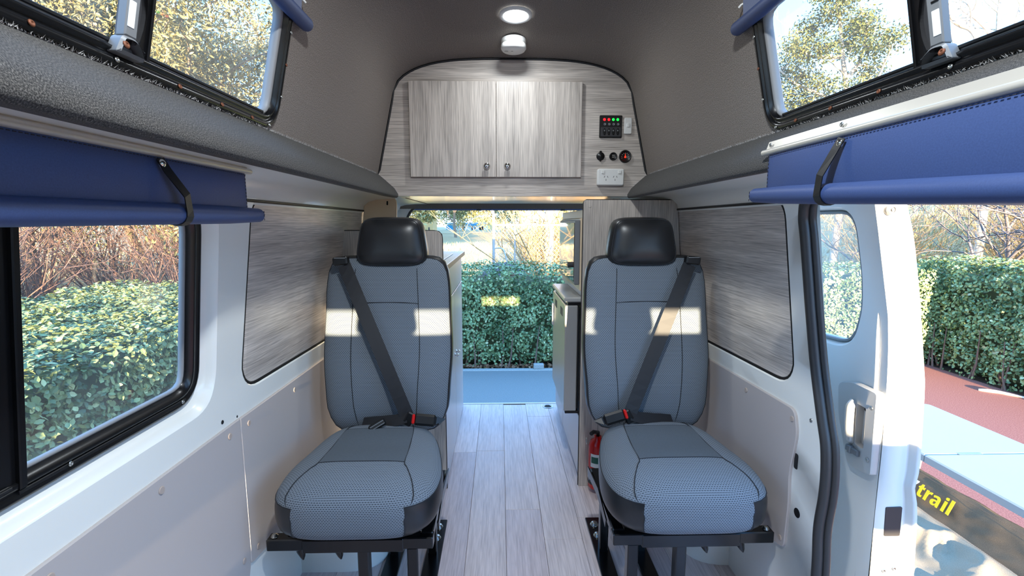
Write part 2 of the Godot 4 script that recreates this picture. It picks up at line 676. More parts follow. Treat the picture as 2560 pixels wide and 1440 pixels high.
# a profile of [x, y] swept from d0 to d1
func sweep(st: SurfaceTool, prof: Array, d0: float, d1: float, n := 1) -> void:
	grid(st, n, prof.size() - 1, func(a: float, b: float) -> Vector3:
		var p: Array = prof[roundi(b * (prof.size() - 1))]
		return V(p[0], p[1], lerpf(d0, d1, a)))

const SIDE_WIN := [0.22, 0.818, 1.145, 1.30]
const HIGH_WIN := [0.18, 1.458, 1.172, 1.745]
# rear edge of the sliding door opening: [y, d]
const SEAL := [[-0.05, 1.15], [0.30, 1.150], [0.436, 1.158], [0.53, 1.150], [0.60, 1.150], [0.67, 1.160], [0.74, 1.185], [0.86, 1.222], [1.0, 1.238], [1.10, 1.247], [1.20, 1.256], [1.26, 1.262]]

func board_outline(grow := 0.0) -> PackedVector2Array:
	var p := fillet([Vector2(1.305, 0.785), Vector2(2.68, 0.755), Vector2(2.68, 1.305), Vector2(1.335, 1.305)], [0.075, 0.05, 0.05, 0.06], 7)
	return grown(p, grow)

func build_body() -> void:
	# floor: bed with separate vinyl planks laid lengthways
	var st := ms()
	vbox(st, -0.84, 0.84, -0.06, -0.004, -0.42, 3.19, 0.004)
	var fl := struct("floor", st, M.floor_bed)
	var r := RandomNumberGenerator.new()
	r.seed = 3
	var x := -0.80
	var row := 0
	while x < 0.80:
		var w := 0.152
		var d := -0.42 - r.randf() * 0.8
		while d < 3.185:
			var d0 := maxf(d, -0.42)
			var d1 := minf(d + 1.22, 3.185)
			if d1 - d0 > 0.02:
				st = ms()
				vbox(st, x + 0.0006, minf(x + w, 0.80) - 0.0006, -0.004, 0.0, d0 + 0.0006, d1 - 0.0006, 0.0008)
				obj("plank", st, M["vinyl_plank_%d" % r.randi_range(0, 3)], fl)
			d += 1.22
		x += w
		row += 1
	st = ms()
	vbox(st, -0.79, 0.79, -0.012, 0.003, 3.183, 3.205, 0.003)
	struct("trim_1", st, M.aluminium)
	# left wall: pressed steel with a window and a boarded-over window
	st = ms()
	var wh := rrect(SIDE_WIN[0] - 0.03, SIDE_WIN[1] - 0.03, SIDE_WIN[2] + 0.032, SIDE_WIN[3] + 0.012, 0.10, 9)
	holed(st, wall_map(-1), rrect(-0.42, -0.03, 1.245, 1.335, 0.0), wh, [[0.0, 0.0], [0.004, -0.003], [0.012, -0.016], [0.024, -0.027], [0.034, -0.030], [0.036, -0.05]])
	holed(st, wall_map(-1), rrect(1.245, -0.03, 3.2, 1.335, 0.0), board_outline(0.012), [[0.0, 0.0], [0.004, -0.002], [0.010, -0.012], [0.012, -0.03]])
	var wl := struct("wall_left", st, M.white_paint)
	st = ms()
	holed(st, wall_map(-1, 0.05), rrect(-0.42, -0.30, 3.2, 1.36, 0.0), rrect(SIDE_WIN[0], SIDE_WIN[1], SIDE_WIN[2], SIDE_WIN[3], 0.07, 6), [[0.0, 0.0], [0.0, 0.02]])
	obj("outer_skin", st, M.white_paint, wl)
	# right wall: pillar behind the sliding door opening, boarded-over window
	st = ms()
	var out := PackedVector2Array()
	for p in SEAL:
		out.append(Vector2(p[1] + 0.004, p[0]))
	out.append(Vector2(1.262, 1.335))
	out.append(Vector2(3.2, 1.335))
	out.append(Vector2(3.2, -0.05))
	holed(st, wall_map(1), out, board_outline(0.012), [[0.0, 0.0], [0.004, -0.002], [0.010, -0.012], [0.012, -0.03]])
	# return of the pillar into the door opening
	grid(st, SEAL.size() - 1, 3, func(a: float, b: float) -> Vector3:
		var p: Array = SEAL[roundi(a * (SEAL.size() - 1))]
		return V(wx(p[0]) + 0.055 * b, p[0], p[1] + 0.004 + 0.030 * b * b), 1)
	var wr := struct("wall_right", st, M.white_paint)
	st = ms()
	quad(st, V(0.827, -0.30, 1.18), V(0.827, 0.84, 1.24), V(0.827, 0.84, 3.2), V(0.827, -0.30, 3.2))
	quad(st, V(0.827, 0.84, 1.24), V(0.785, 1.36, 1.28), V(0.785, 1.36, 3.2), V(0.827, 0.84, 3.2))
	obj("outer_skin", st, M.white_paint, wr)
	# door sill on the right and the stub of wall in front of the door opening
	st = ms()
	vbox(st, 0.78, 0.86, -0.30, -0.03, -0.42, 1.2, 0.01)
	vbox(st, 0.70, 0.86, -0.30, 1.36, -0.42, 0.06, 0.015)
	obj("door_sill", st, M.white_paint, wr)
	# boards that close the rear side windows
	for s in [-1.0, 1.0]:
		st = ms()
		slab(st, wall_map(s), board_outline(), -0.028, -0.004, 0.002)
		var bo := obj("window_board", st, M.laminate_across)
		tag(bo, "wood-grain board filling the side window opening behind the %s" % ["blue blind and left-hand window", "sliding door seal"][0 if s < 0 else 1], "panel", "boards over the rear side windows")
		st = ms()
		ring(st, wall_map(s), board_outline(), [[0.0, -0.02], [0.0, -0.003], [0.010, -0.003], [0.010, -0.02]])
		obj("edge_gap", st, M.hole_black, bo)
	# cant rails: white steel between the walls and the carpeted ledge
	for s in [-1.0, 1.0]:
		st = ms()
		sweep(st, [[s * 0.729, 1.290], [s * 0.722, 1.322], [s * 0.700, 1.342], [s * 0.66, 1.353], [s * 0.60, 1.358], [s * 0.52, 1.360]], -0.42, 3.2, 1)
		struct("trim_%d" % (2 if s < 0 else 3), st, M.white_paint)
		st = ms()
		var rail := []
		for i in 2:
			rail.append(V(s * 0.7255, 1.300, [1.28, 2.66][i]))
		tube(st, rail, 0.0045, 8)
		struct("trim_%d" % (4 if s < 0 else 5), st, M.rubber)
	# grey vinyl lining panels below the windows
	build_lining()
	# wheel arches
	for s in [-1.0, 1.0]:
		st = ms()
		var inner := 0.475 if s < 0 else 0.625
		var pl := fillet([Vector2(s * 0.79, 1.585), Vector2(s * inner, 1.585), Vector2(s * inner, 2.10), Vector2(s * 0.79, 2.10)], [0.0, 0.14, 0.02, 0.0], 8)
		var mp := func(u: float, v: float, h: float) -> Vector3: return V(u, h, v)
		var ps := []
		var hs := []
		for q in [[0.0, 0.0], [0.002, 0.17], [0.012, 0.215], [0.035, 0.245], [0.07, 0.258], [0.10, 0.262]]:
			ps.append(inset(pl, q[0]))
			hs.append(q[1])
		var c := box_centre(pl)
		loops(st, mp, c, fan_angles(c, [pl]), ps, hs, 3)
		var ix := Geometry2D.triangulate_polygon(ps[-1])
		for i in range(0, ix.size(), 3):
			tri(st, V(ps[-1][ix[i]].x, 0.262, ps[-1][ix[i]].y), V(ps[-1][ix[i + 1]].x, 0.262, ps[-1][ix[i + 1]].y), V(ps[-1][ix[i + 2]].x, 0.262, ps[-1][ix[i + 2]].y))
		struct("wheel_arch" if s < 0 else "wheel_arch_001", st, M.white_paint)

func build_lining() -> void:
	# left: two panels that meet in a seam
	var st := ms()
	slab(st, wall_map(-1), fillet([Vector2(-0.40, 0.0), Vector2(1.15, 0.0), Vector2(1.2575, 0.285), Vector2(1.2575, 0.716), Vector2(-0.40, 0.722)], [0, 0.0, 0.01, 0.004, 0]), 0.0, 0.007, 0.002)
	var a := obj("lining_panel", st, M.trim_vinyl)
	tag(a, "long grey vinyl lining panel below the left-hand window", "panel")
	st = ms()
	slab(st, wall_map(-1), fillet([Vector2(1.2595, 0.285), Vector2(1.44, 0.26), Vector2(2.11, 0.26), Vector2(2.11, 0.700), Vector2(1.2595, 0.715)], [0.01, 0, 0, 0, 0.004]), 0.0, 0.0075, 0.002)
	var b := obj("lining_panel", st, M.trim_vinyl)
	tag(b, "grey vinyl lining panel on the wall beside the left-hand seat", "panel")
	for p in [[a, 0.70, 0.69], [a, 1.205, 0.69], [a, 0.95, 0.69], [a, 1.225, 0.32], [b, 1.30, 0.685], [b, 1.60, 0.675], [b, 1.30, 0.31]]:
		var bt := ms()
		disc(bt, V(-(wx(0) - 0.0072), p[2], p[1]), Vector3(1, 0, 0), 0.0085, 0.0022, 0.0012, 16)
		obj("fastener", bt, M.trim_button, p[0])
	screw(a, V(-(wx(0) + 0.001), 0.735, 1.19), Vector3(1, 0, 0), 0.006, M.black_plastic)
	screw(a, V(-(wx(0) + 0.001), 0.722, 1.258), Vector3(1, 0, 0), 0.004, M.black_plastic)
	# right: one panel with a stepped front edge
	st = ms()
	var pl := fillet([Vector2(2.11, 0.255), Vector2(1.43, 0.262), Vector2(1.268, 0.298), Vector2(1.262, 0.44), Vector2(1.270, 0.53), Vector2(1.258, 0.60), Vector2(1.250, 0.66), Vector2(1.268, 0.722), Vector2(2.11, 0.700)], [0, 0.02, 0.02, 0.03, 0.03, 0.03, 0.02, 0.025, 0], 5)
	slab(st, wall_map(1), pl, 0.0, 0.008, 0.002)
	var c := obj("lining_panel", st, M.trim_vinyl)
	tag(c, "grey vinyl lining panel with stepped edge beside the right-hand seat", "panel")
	for p in [[1.275, 0.692], [1.53, 0.685], [1.287, 0.32], [1.85, 0.68]]:
		var bt := ms()
		disc(bt, V(wx(0) - 0.008, p[1], p[0]), Vector3(-1, 0, 0), 0.0085, 0.0022, 0.0012, 16)
		obj("fastener", bt, M.trim_button, c)
	# holes and screw in the white pillar by the seal
	st = ms()
	slab(st, wall_map(1), rrect(1.246, 0.553, 1.262, 0.598, 0.006, 3), -0.002, 0.0012, 0.0005)
	var w := get_node("wall_right")
	obj("slot_plug", st, M.rubber, w)
	st = ms()
	disc(st, V(wx(0) + 0.0005, 0.433, 1.232), Vector3(-1, 0, 0), 0.0135, 0.0015, 0.0006, 18)
	obj("hole_plug", st, M.rubber, w)
	screw(w, V(wx(0.7) + 0.0005, 0.716, 1.207), Vector3(-1, 0, 0), 0.006, M.zinc, "bolt")

# ---------------------------------------------------------------- high roof
func roof_y(x: float, d: float, off := 0.0) -> float:
	# ceiling height above the shoulder line, falling towards the rear bulkhead
	var rise := lerp_table([[-0.6, 0.135], [1.1, 0.135], [1.5, 0.118], [1.9, 0.060], [2.15, 0.0], [3.1, -0.05]], d)
	var t := absf(x) / 0.5152
	var p := 0.145 * pow(maxf(0.0, 1.0 - pow(t, 3.4)), 0.52)
	return 1.79 + p * (1.0 + rise / 0.145) + off

func build_roof() -> void:
	var st := ms()
	for s in [-1.0, 1.0]:
		holed(st, high_map(s), rrect(-0.45, 1.445, 3.1, 1.79, 0.0), rrect(HIGH_WIN[0], HIGH_WIN[1], HIGH_WIN[2], HIGH_WIN[3], 0.055, 8), [[0.0, 0.0], [0.002, -0.028]])
	var xs := []
	for i in 33:
		var t := -1.0 + i / 16.0
		xs.append(0.5152 * signf(t) * pow(absf(t), 0.62) if absf(t) > 0.0 else 0.0)
	grid(st, 30, 32, func(a: float, b: float) -> Vector3:
		var d := lerpf(-0.45, 3.1, a)
		var x: float = xs[roundi(b * 32)]
		return V(x, roof_y(x, d), d), 4)
	# closed ends: bulkhead above the cab and behind the rear lockers
	for d in [-0.45, 3.1]:
		grid(st, 32, 1, func(a: float, b: float) -> Vector3:
			var x: float = xs[roundi(a * 32)]
			return V(x * lerpf(1.35, 1.0, b), lerpf(1.33, roof_y(x, d), b), d), -1)
	var ro := struct("ceiling", st, M.roof_carpet)
	# outer fibreglass skin
	st = ms()
	for s in [-1.0, 1.0]:
		holed(st, high_map(s, 0.028), rrect(-0.45, 1.40, 3.1, 1.79, 0.0), rrect(HIGH_WIN[0], HIGH_WIN[1], HIGH_WIN[2], HIGH_WIN[3], 0.055, 8), [[0.0, 0.0], [0.0, 0.004]])
		quad(st, V(s * 0.65, 1.40, -0.45), V(s * 0.82, 1.36, -0.45), V(s * 0.82, 1.36, 3.2), V(s * 0.65, 1.40, 3.2))
	grid(st, 12, 32, func(a: float, b: float) -> Vector3:
		var d := lerpf(-0.45, 3.1, a)
		var x: float = xs[roundi(b * 32)]
		return V(x * 1.1, roof_y(x, d, 0.045), d), 4)
	obj("outer_skin", st, M.white_paint, ro)
	# carpeted ledges where the old roof was cut away
	for s in [-1.0, 1.0]:
		st = ms()
		sweep(st, [[s * 0.57, 1.358], [s * 0.53, 1.351], [s * 0.510, 1.3495], [s * 0.504, 1.356], [s * 0.504, 1.366], [s * 0.520, 1.392], [s * 0.560, 1.428], [s * 0.581, 1.446], [s * 0.589, 1.451], [s * 0.602, 1.451]], -0.42, 2.146, 24)
		var le := struct("trim_%d" % (6 if s < 0 else 7), st, M.carpet)
		# frayed pile along the upper edge
		var r := RandomNumberGenerator.new()
		r.seed = 40 + int(s)
		st = ms()
		st.set_smooth_group(-1)
		for i in 2600:
			var d := r.randf_range(0.35, 2.1)
			var o := V(s * (0.583 + r.randf() * 0.006), 1.449 + r.randf() * 0.002, d)
			var t := Vector3(-s * r.randf_range(-0.2, 1.0), r.randf_range(0.4, 1.3), r.randf_range(-1, 1)).normalized() * r.randf_range(0.003, 0.008)
			var w := Vector3(r.randf_range(-1, 1), r.randf_range(-1, 1), r.randf_range(-1, 1)).normalized() * 0.0006
			tri(st, o - w, o + w, o + t)
		var fz := obj("frayed_pile", st, M.carpet_fluff, le)
		fz.set_meta("kind", "stuff")

# ---------------------------------------------------------------- windows
func build_windows() -> void:
	# sliding window in the left wall: rubber frame, inner seal, mullion, panes
	var o := rrect(SIDE_WIN[0], SIDE_WIN[1], SIDE_WIN[2], SIDE_WIN[3], 0.085, 9)
	var mp := wall_map(-1)
	var st := ms()
	ring(st, mp, o, [[0.0, -0.05], [0.001, -0.026], [-0.003, -0.020], [-0.010, -0.018], [-0.015, -0.023], [-0.020, -0.024], [-0.022, -0.019], [-0.030, -0.020], [-0.034, -0.028], [-0.040, -0.032], [-0.042, -0.042]])
	var w := struct("window_1", st, M.black_frame)
	st = ms()
	ring(st, mp, o, [[-0.040, -0.044], [-0.040, -0.033], [-0.044, -0.032], [-0.046, -0.036], [-0.046, -0.044]])
	obj("inner_seal", st, M.grey_seal, w)
	st = ms()
	var m2 := wall_map(-1)
	slab(st, m2, rrect(0.668, SIDE_WIN[1] + 0.02, 0.722, SIDE_WIN[3] - 0.02, 0.0), -0.05, -0.024, 0.004)
	slab(st, m2, rrect(0.700, SIDE_WIN[1] + 0.02, 0.712, SIDE_WIN[3] - 0.02, 0.0), -0.03, -0.016, 0.002)
	obj("mullion", st, M.black_frame, w)
	st = ms()
	for i in 2:
		slab(st, m2, rrect([0.70, 0.25][i], SIDE_WIN[1] + [0.012, 0.026][i], [1.09, 0.69][i], SIDE_WIN[1] + [0.019, 0.031][i], 0.0), -0.04, [-0.0185, -0.018][i], 0.001)
	obj("sliding_track", st, M.rubber, w)
	for i in 2:
		st = ms()
		slab(st, m2, rrect([0.715, 0.24][i], SIDE_WIN[1] + 0.03, [1.125, 0.69][i], SIDE_WIN[3] - 0.02, 0.05), [-0.043, -0.039][i], [-0.040, -0.036][i], 0.0003)
		obj("pane", st, M.glass, w)
	for p in [[1.075, 0.834], [0.785, 0.836]]:
		screw(w, V(-(wx(p[1]) + 0.0165), p[1], p[0]), Vector3(1, 0, 0), 0.0045, M.zinc)
	# windows in the high roof, one each side
	for s in [-1.0, 1.0]:
		mp = high_map(s)
		o = rrect(HIGH_WIN[0], HIGH_WIN[1], HIGH_WIN[2], HIGH_WIN[3], 0.065, 9)
		st = ms()
		ring(st, mp, o, [[0.004, -0.01], [0.008, 0.001], [0.007, 0.006], [0.0, 0.009], [-0.006, 0.007], [-0.008, 0.003], [-0.012, 0.002], [-0.014, 0.007], [-0.018, 0.007], [-0.020, -0.002], [-0.026, -0.005], [-0.026, -0.02]])
		w = struct("window_2" if s < 0 else "window_3", st, M.black_frame)
		st = ms()
		ring(st, mp, o, [[-0.021, -0.022], [-0.021, -0.004], [-0.025, -0.002], [-0.029, -0.006], [-0.031, -0.012], [-0.031, -0.022]])
		obj("inner_seal", st, M.grey_seal, w)
		st = ms()
		slab(st, mp, rrect(0.745, HIGH_WIN[1] + 0.014, 0.768, HIGH_WIN[3] - 0.015, 0.0), -0.035, 0.0, 0.004)
		slab(st, mp, rrect(0.761, HIGH_WIN[1] + 0.014, 0.766, HIGH_WIN[3] - 0.015, 0.0), -0.01, 0.004, 0.001)
		obj("mullion", st, M.black_frame, w)
		st = ms()
		slab(st, mp, rrect(0.30, HIGH_WIN[1] + 0.013, 1.10, HIGH_WIN[1] + 0.020, 0.0), -0.02, 0.004, 0.001)
		slab(st, mp, rrect(0.30, HIGH_WIN[1] + 0.024, 1.12, HIGH_WIN[1] + 0.029, 0.0), -0.02, 0.000, 0.001)
		obj("sliding_track", st, M.rubber, w)
		for i in 2:
			st = ms()
			slab(st, mp, rrect([0.75, 0.20][i], HIGH_WIN[1] + 0.018, [1.155, 0.755][i], HIGH_WIN[3] - 0.018, 0.045), [-0.024, -0.018][i], [-0.021, -0.015][i], 0.0003)
			obj("pane", st, M.glass, w)
		var r := RandomNumberGenerator.new()
		r.seed = 9
		for d in [0.58, 0.70, 0.83, 0.95, 1.06, 1.135]:
			screw(w, mp.call(d, HIGH_WIN[1] + 0.002, 0.009), Vector3(-s, 0.2, 0), 0.0042, M.zinc if r.randf() < 0.5 else M.rust)
		for y in [1.53, 1.60, 1.67]:
			screw(w, mp.call(HIGH_WIN[2] + 0.001, y, 0.008), Vector3(-s, 0.2, 0), 0.0042, M.zinc if r.randf() < 0.6 else M.rust)
		# sliding catch: grey grip with a moulded finger piece, standing on a foot
		var t := thing("window_catch", "grey plastic catch with ribbed grip on the %s high roof window" % ("left-hand" if s < 0 else "right-hand"), "latch", V(s * 0.57, 1.47, 0.715), "catches of the roof windows")
		st = ms()
		slab(st, mp, fillet([Vector2(0.700, 1.492), Vector2(0.722, 1.492), Vector2(0.722, 1.62), Vector2(0.700, 1.62)], [0.002, 0.002, 0.004, 0.004], 3), 0.004, 0.016, 0.002)
		obj("grip_bar", st, M.grey_plastic, t)
		st = ms()
		for k in 4:
			slab(st, mp, rrect(0.7015, 1.548 + k * 0.008, 0.713, 1.5505 + k * 0.008, 0.0), 0.015, 0.0175, 0.0005)
		obj("grip_ribs", st, M.black_plastic, t)
		st = ms()
		slab(st, mp, rrect(0.702, 1.504, 0.714, 1.538, 0.001, 2), 0.0155, 0.0168, 0.0004)
		obj("indicator_plate", st, M.white_plastic, t)
		st = ms()
		slab(st, mp, fillet([Vector2(0.721, 1.486), Vector2(0.733, 1.489), Vector2(0.737, 1.502), Vector2(0.741, 1.518), Vector2(0.743, 1.540), Vector2(0.737, 1.565), Vector2(0.731, 1.585), Vector2(0.731, 1.62), Vector2(0.721, 1.62)], [0.002, 0.006, 0.003, 0.006, 0.01, 0.01, 0.01, 0, 0], 4), 0.002, 0.013, 0.003)
		obj("finger_piece", st, M.dash_plastic, t)
		st = ms()
		slab(st, mp, fillet([Vector2(0.690, 1.468), Vector2(0.742, 1.468), Vector2(0.738, 1.482), Vector2(0.722, 1.494), Vector2(0.698, 1.492)], [0.003, 0.004, 0.01, 0.01, 0.006], 4), 0.0, 0.018, 0.004)
		obj("foot", st, M.grey_plastic, t)
		screw(t, mp.call(0.702, 1.480, 0.0175), Vector3(-s, 0.2, 0), 0.0055, M.rust)

# ---------------------------------------------------------------- sliding door, slid back along the outside
const DOOR_OUT := [[-0.35, 1.066], [0.28, 1.066], [0.45, 1.056], [0.56, 1.048], [0.785, 1.035], [0.83, 1.032], [1.05, 0.992], [1.20, 0.961], [1.29, 0.931], [1.36, 0.90]]
const DOOR_IN := [[-0.35, 0.947], [0.28, 0.947], [0.45, 0.943], [0.65, 0.943], [0.83, 0.937], [0.91, 0.932], [1.007, 0.921], [1.21, 0.876], [1.30, 0.855], [1.36, 0.84]]

func door_x(t: Array, y: float) -> float:
	if y <= t[0][0]:
		return t[0][1]
	for i in t.size() - 1:
		if y <= t[i + 1][0]:
			return lerpf(t[i][1], t[i + 1][1], (y - t[i][0]) / (t[i + 1][0] - t[i][0]))
	return t[-1][1]

func door_inner(off := 0.0) -> Callable:
	return func(u: float, v: float, h: float) -> Vector3: return V(door_x(DOOR_IN, v) + off - h, v, u)

func build_sliding_door() -> void:
	var e := 1.17
	# black double-lip seal round the rear edge of the opening
	var st := ms()
	var ctrl := []
	for p in SEAL:
		ctrl.append(V(wx(p[0]) + 0.010, p[0], p[1] - 0.004))
	ctrl.append(V(0.722, 1.305, 1.215))
	ctrl.append(V(0.712, 1.322, 1.10))
	ctrl.append(V(0.710, 1.325, 0.12))
	var path := spline(ctrl, 6)
	tube(st, path, 0.0135, 12)
	var seal := struct("trim_8", st, M.seal_rubber)
	st = ms()
	var lip := []
	for p in path:
		lip.append(p + Vector3(0.016, 0.0, 0.012))
	tube(st, lip, 0.0095, 10)
	obj("outer_lip", st, M.seal_rubber, seal)
	st = ms()
	lip = []
	for p in path:
		lip.append(p + Vector3(0.026, 0.0, 0.000))
	tube(st, lip, 0.006, 8)
	obj("steel_flange", st, M.white_paint, seal)
	# door leaf: inner pressing with a window hole, leading edge, outer skin
	st = ms()
	var hole := fillet([Vector2(1.240, 1.045), Vector2(1.300, 0.885), Vector2(2.05, 0.84), Vector2(2.05, 1.285), Vector2(1.240, 1.285)], [0.10, 0.07, 0.07, 0.07, 0.075], 8)
	holed(st, door_inner(), fillet([Vector2(e, -0.33), Vector2(2.20, -0.33), Vector2(2.20, 1.34), Vector2(e, 1.34)], [0, 0, 0, 0]), hole, [[0.0, 0.0], [0.004, -0.004], [0.009, -0.016], [0.014, -0.026], [0.016, -0.06]])
	var rows := 40
	var prof := [[0.0, 0.0], [0.10, -0.008], [0.62, -0.006], [0.66, 0.004], [0.80, 0.006], [0.84, -0.010], [0.93, -0.014], [1.0, -0.004]]
	st.set_smooth_group(5)
	grid(st, rows, prof.size() - 1, func(a: float, b: float) -> Vector3:
		var y := lerpf(-0.33, 1.34, a)
		var q: Array = prof[roundi(b * (prof.size() - 1))]
		var notch := -0.006 * exp(-pow((y - 0.545) / 0.035, 2.0)) * float(q[0])
		return V(lerpf(door_x(DOOR_IN, y), door_x(DOOR_OUT, y) + notch * 2.0, q[0]), y, e + q[1]), 5)
	holed(st, func(u: float, v: float, h: float) -> Vector3: return V(door_x(DOOR_OUT, v) - h, v, u), fillet([Vector2(e - 0.004, -0.33), Vector2(2.20, -0.33), Vector2(2.20, 1.34), Vector2(e - 0.004, 1.34)], [0, 0, 0, 0]), hole, [[0.0, 0.0], [0.004, 0.004]])
	var dr := struct("door_1", st, M.door_paint)
	# raised stiffener behind the leading edge
	st = ms()
	var rib := []
	for p in [[1.02, 1.2], [0.95, 1.203], [0.85, 1.205], [0.80, 1.205]]:
		rib.append(V(door_x(DOOR_IN, p[0]) + 0.002, p[0], p[1]))
	tube(st, spline(rib, 6), [0.0005, 0.002, 0.004, 0.005, 0.006, 0.007, 0.0075, 0.008, 0.008, 0.008, 0.008, 0.008, 0.008, 0.008, 0.008, 0.008, 0.008, 0.008, 0.008], 10)
	obj("stiffening_rib", st, M.door_paint, dr)
	st = ms()
	tube(st, spline([V(0.946, -0.30, 1.215), V(0.946, 0.30, 1.215), V(0.946, 0.42, 1.218), V(0.945, 0.47, 1.226)], 5), 0.0035, 8)
	obj("lower_seam", st, M.grey_seal, dr)
	# glass and its seal
	st = ms()
	ring(st, door_inner(), hole, [[-0.010, -0.03], [-0.012, -0.012], [-0.017, -0.010], [-0.020, -0.016], [-0.020, -0.03]])
	obj("window_seal", st, M.grey_seal, dr)
	st = ms()
	slab(st, door_inner(), grown(hole, -0.008), -0.034, -0.030, 0.0003)
	obj("pane", st, M.tinted_glass, dr)
	# inside handle
	var hm := door_inner()
	st = ms()
	holed(st, func(u: float, v: float, k: float) -> Vector3: return hm.call(u, v, 0.024 + k - 0.10 * absf(u - 1.21)), fillet([Vector2(1.176, 0.576), Vector2(1.262, 0.563), Vector2(1.318, 0.68), Vector2(1.328, 0.78), Vector2(1.260, 0.802), Vector2(1.176, 0.80)], [0.006, 0.02, 0.03, 0.02, 0.02, 0.008], 5), rrect(1.204, 0.634, 1.240, 0.750, 0.005, 3), [[0.0, 0.0], [0.002, -0.004], [0.003, -0.02]])
	var edge := fillet([Vector2(1.176, 0.576), Vector2(1.262, 0.563), Vector2(1.318, 0.68), Vector2(1.328, 0.78), Vector2(1.260, 0.802), Vector2(1.176, 0.80)], [0.006, 0.02, 0.03, 0.02, 0.02, 0.008], 5)
	var ec := box_centre(edge)
	loops(st, func(u: float, v: float, k: float) -> Vector3: return hm.call(u, v, maxf(0.0, k - 0.10 * absf(u - 1.21)) if k > 0 else -0.002), ec, fan_angles(ec, [edge]), [edge, grown(edge, 0.002), grown(edge, 0.003)], [0.024, 0.020, -1.0], 2)
	var h := obj("handle", st, M.silver_plastic, dr)
	h.set_meta("label", "silver plastic inside handle of the sliding door")
	st = ms()
	slab(st, hm, rrect(1.200, 0.628, 1.244, 0.756, 0.004, 2), -0.004, 0.001, 0.0005)
	obj("recess", st, M.dash_plastic, h)
	st = ms()
	var lever := []
	for p in [[0.655, 0.010], [0.665, 0.020], [0.70, 0.024], [0.74, 0.024], [0.757, 0.022], [0.768, 0.012]]:
		lever.append(hm.call(1.254, p[0] - 0.02, p[1] + 0.004))
	tube(st, spline(lever, 4), 0.012, 12)
	obj("pull_lever", st, M.silver_plastic, h)
	st = ms()
	slab(st, hm, rrect(1.215, 0.606, 1.262, 0.623, 0.002, 2), 0.014, 0.030, 0.002)
	slab(st, hm, rrect(1.238, 0.604, 1.25, 0.626, 0.002, 2), 0.014, 0.034, 0.002)
	obj("lock_slider", st, M.grey_plastic, h)
	for p in [[1.188, 0.757], [1.188, 0.612]]:
		screw(h, hm.call(p[0], p[1], 0.0225), Vector3(-1, 0, 0), 0.006, M.zinc)
	# striker buffer, latch opening and bolts on the leading edge
	st = ms()
	lathe(st, [Vector2(0.013, 0.0), Vector2(0.013, 0.010), Vector2(0.010, 0.014), Vector2(0.007, 0.015), Vector2(0.0065, 0.012), Vector2(0.004, 0.012), Vector2(0.0035, 0.016), Vector2(0.0, 0.016)], 20, along(V(0.888, 1.272, e - 0.006), Vector3(0, 0, 1)), false)
	var bu := obj("door_buffer", st, M.grey_seal, dr)
	bu.set_meta("label", "grey rubber buffer")
	st = ms()
	slab(st, facing(e - 0.006), fillet([Vector2(0.966, 0.408), Vector2(1.010, 0.408), Vector2(1.008, 0.492), Vector2(0.963, 0.492)], [0.004, 0.004, 0.004, 0.004], 3), -0.004, 0.0035, 0.0006)
	obj("latch_opening", st, M.seal_rubber, dr)
	for p in [[0.977, 0.305], [1.005, 0.311]]:
		screw(dr, V(p[0], p[1], e - 0.007), Vector3(0, 0, 1), 0.0065, M.zinc, "bolt")

# ---------------------------------------------------------------- tailgate opening
func build_rear_frame() -> void:
	var st := ms()
	var hole := fillet([Vector2(-0.70, -0.02), Vector2(0.70, -0.02), Vector2(0.70, 1.00), Vector2(0.665, 1.366), Vector2(0.0, 1.380), Vector2(-0.665, 1.366), Vector2(-0.70, 1.00)], [0.03, 0.03, 0.1, 0.15, 0.2, 0.15, 0.1], 8)
	var outer := fillet([Vector2(-0.86, -0.35), Vector2(0.86, -0.35), Vector2(0.86, 0.84), Vector2(0.80, 1.42), Vector2(-0.80, 1.42), Vector2(-0.86, 0.84)], [0, 0, 0, 0, 0, 0])
	holed(st, facing(3.19), outer, hole, [[0.0, 0.0], [0.0, -0.012], [-0.012, -0.03], [-0.014, -0.06]])
	# header above the opening, curving forward under the lockers
	sweepx(st, [[1.380, 3.19], [1.392, 3.17], [1.402, 3.12], [1.404, 2.9]], -0.80, 0.80)
	struct("wall_rear", st, M.white_paint)
	st = ms()
	ring(st, facing(3.19), hole, [[0.0, -0.01], [0.006, 0.004], [0.0, 0.010], [-0.008, 0.006], [-0.008, -0.01]])
	struct("trim_9", st, M.seal_rubber)
	# blind rolled up under the header
	var t := thing("rear_blind", "dark blue blind rolled up across the top of the open tailgate", "blind", V(0, 1.33, 3.24))
	st = ms()
	tube(st, [V(-0.66, 1.350, 3.25), V(0.66, 1.350, 3.25)], 0.026, 14)
	obj("roll", st, M.blind_vinyl, t)
	for x in [-0.20, 0.36]:
		st = ms()
		tube(st, [V(x - 0.014, 1.350, 3.25), V(x + 0.014, 1.350, 3.25)], 0.0285, 14)
		obj("strap", st, M.strap_leather, t)

func sweepx(st: SurfaceTool, prof: Array, x0: float, x1: float) -> void:
	grid(st, 1, prof.size() - 1, func(a: float, b: float) -> Vector3:
		var p: Array = prof[roundi(b * (prof.size() - 1))]
		return V(lerpf(x0, x1, a), p[0], p[1]))

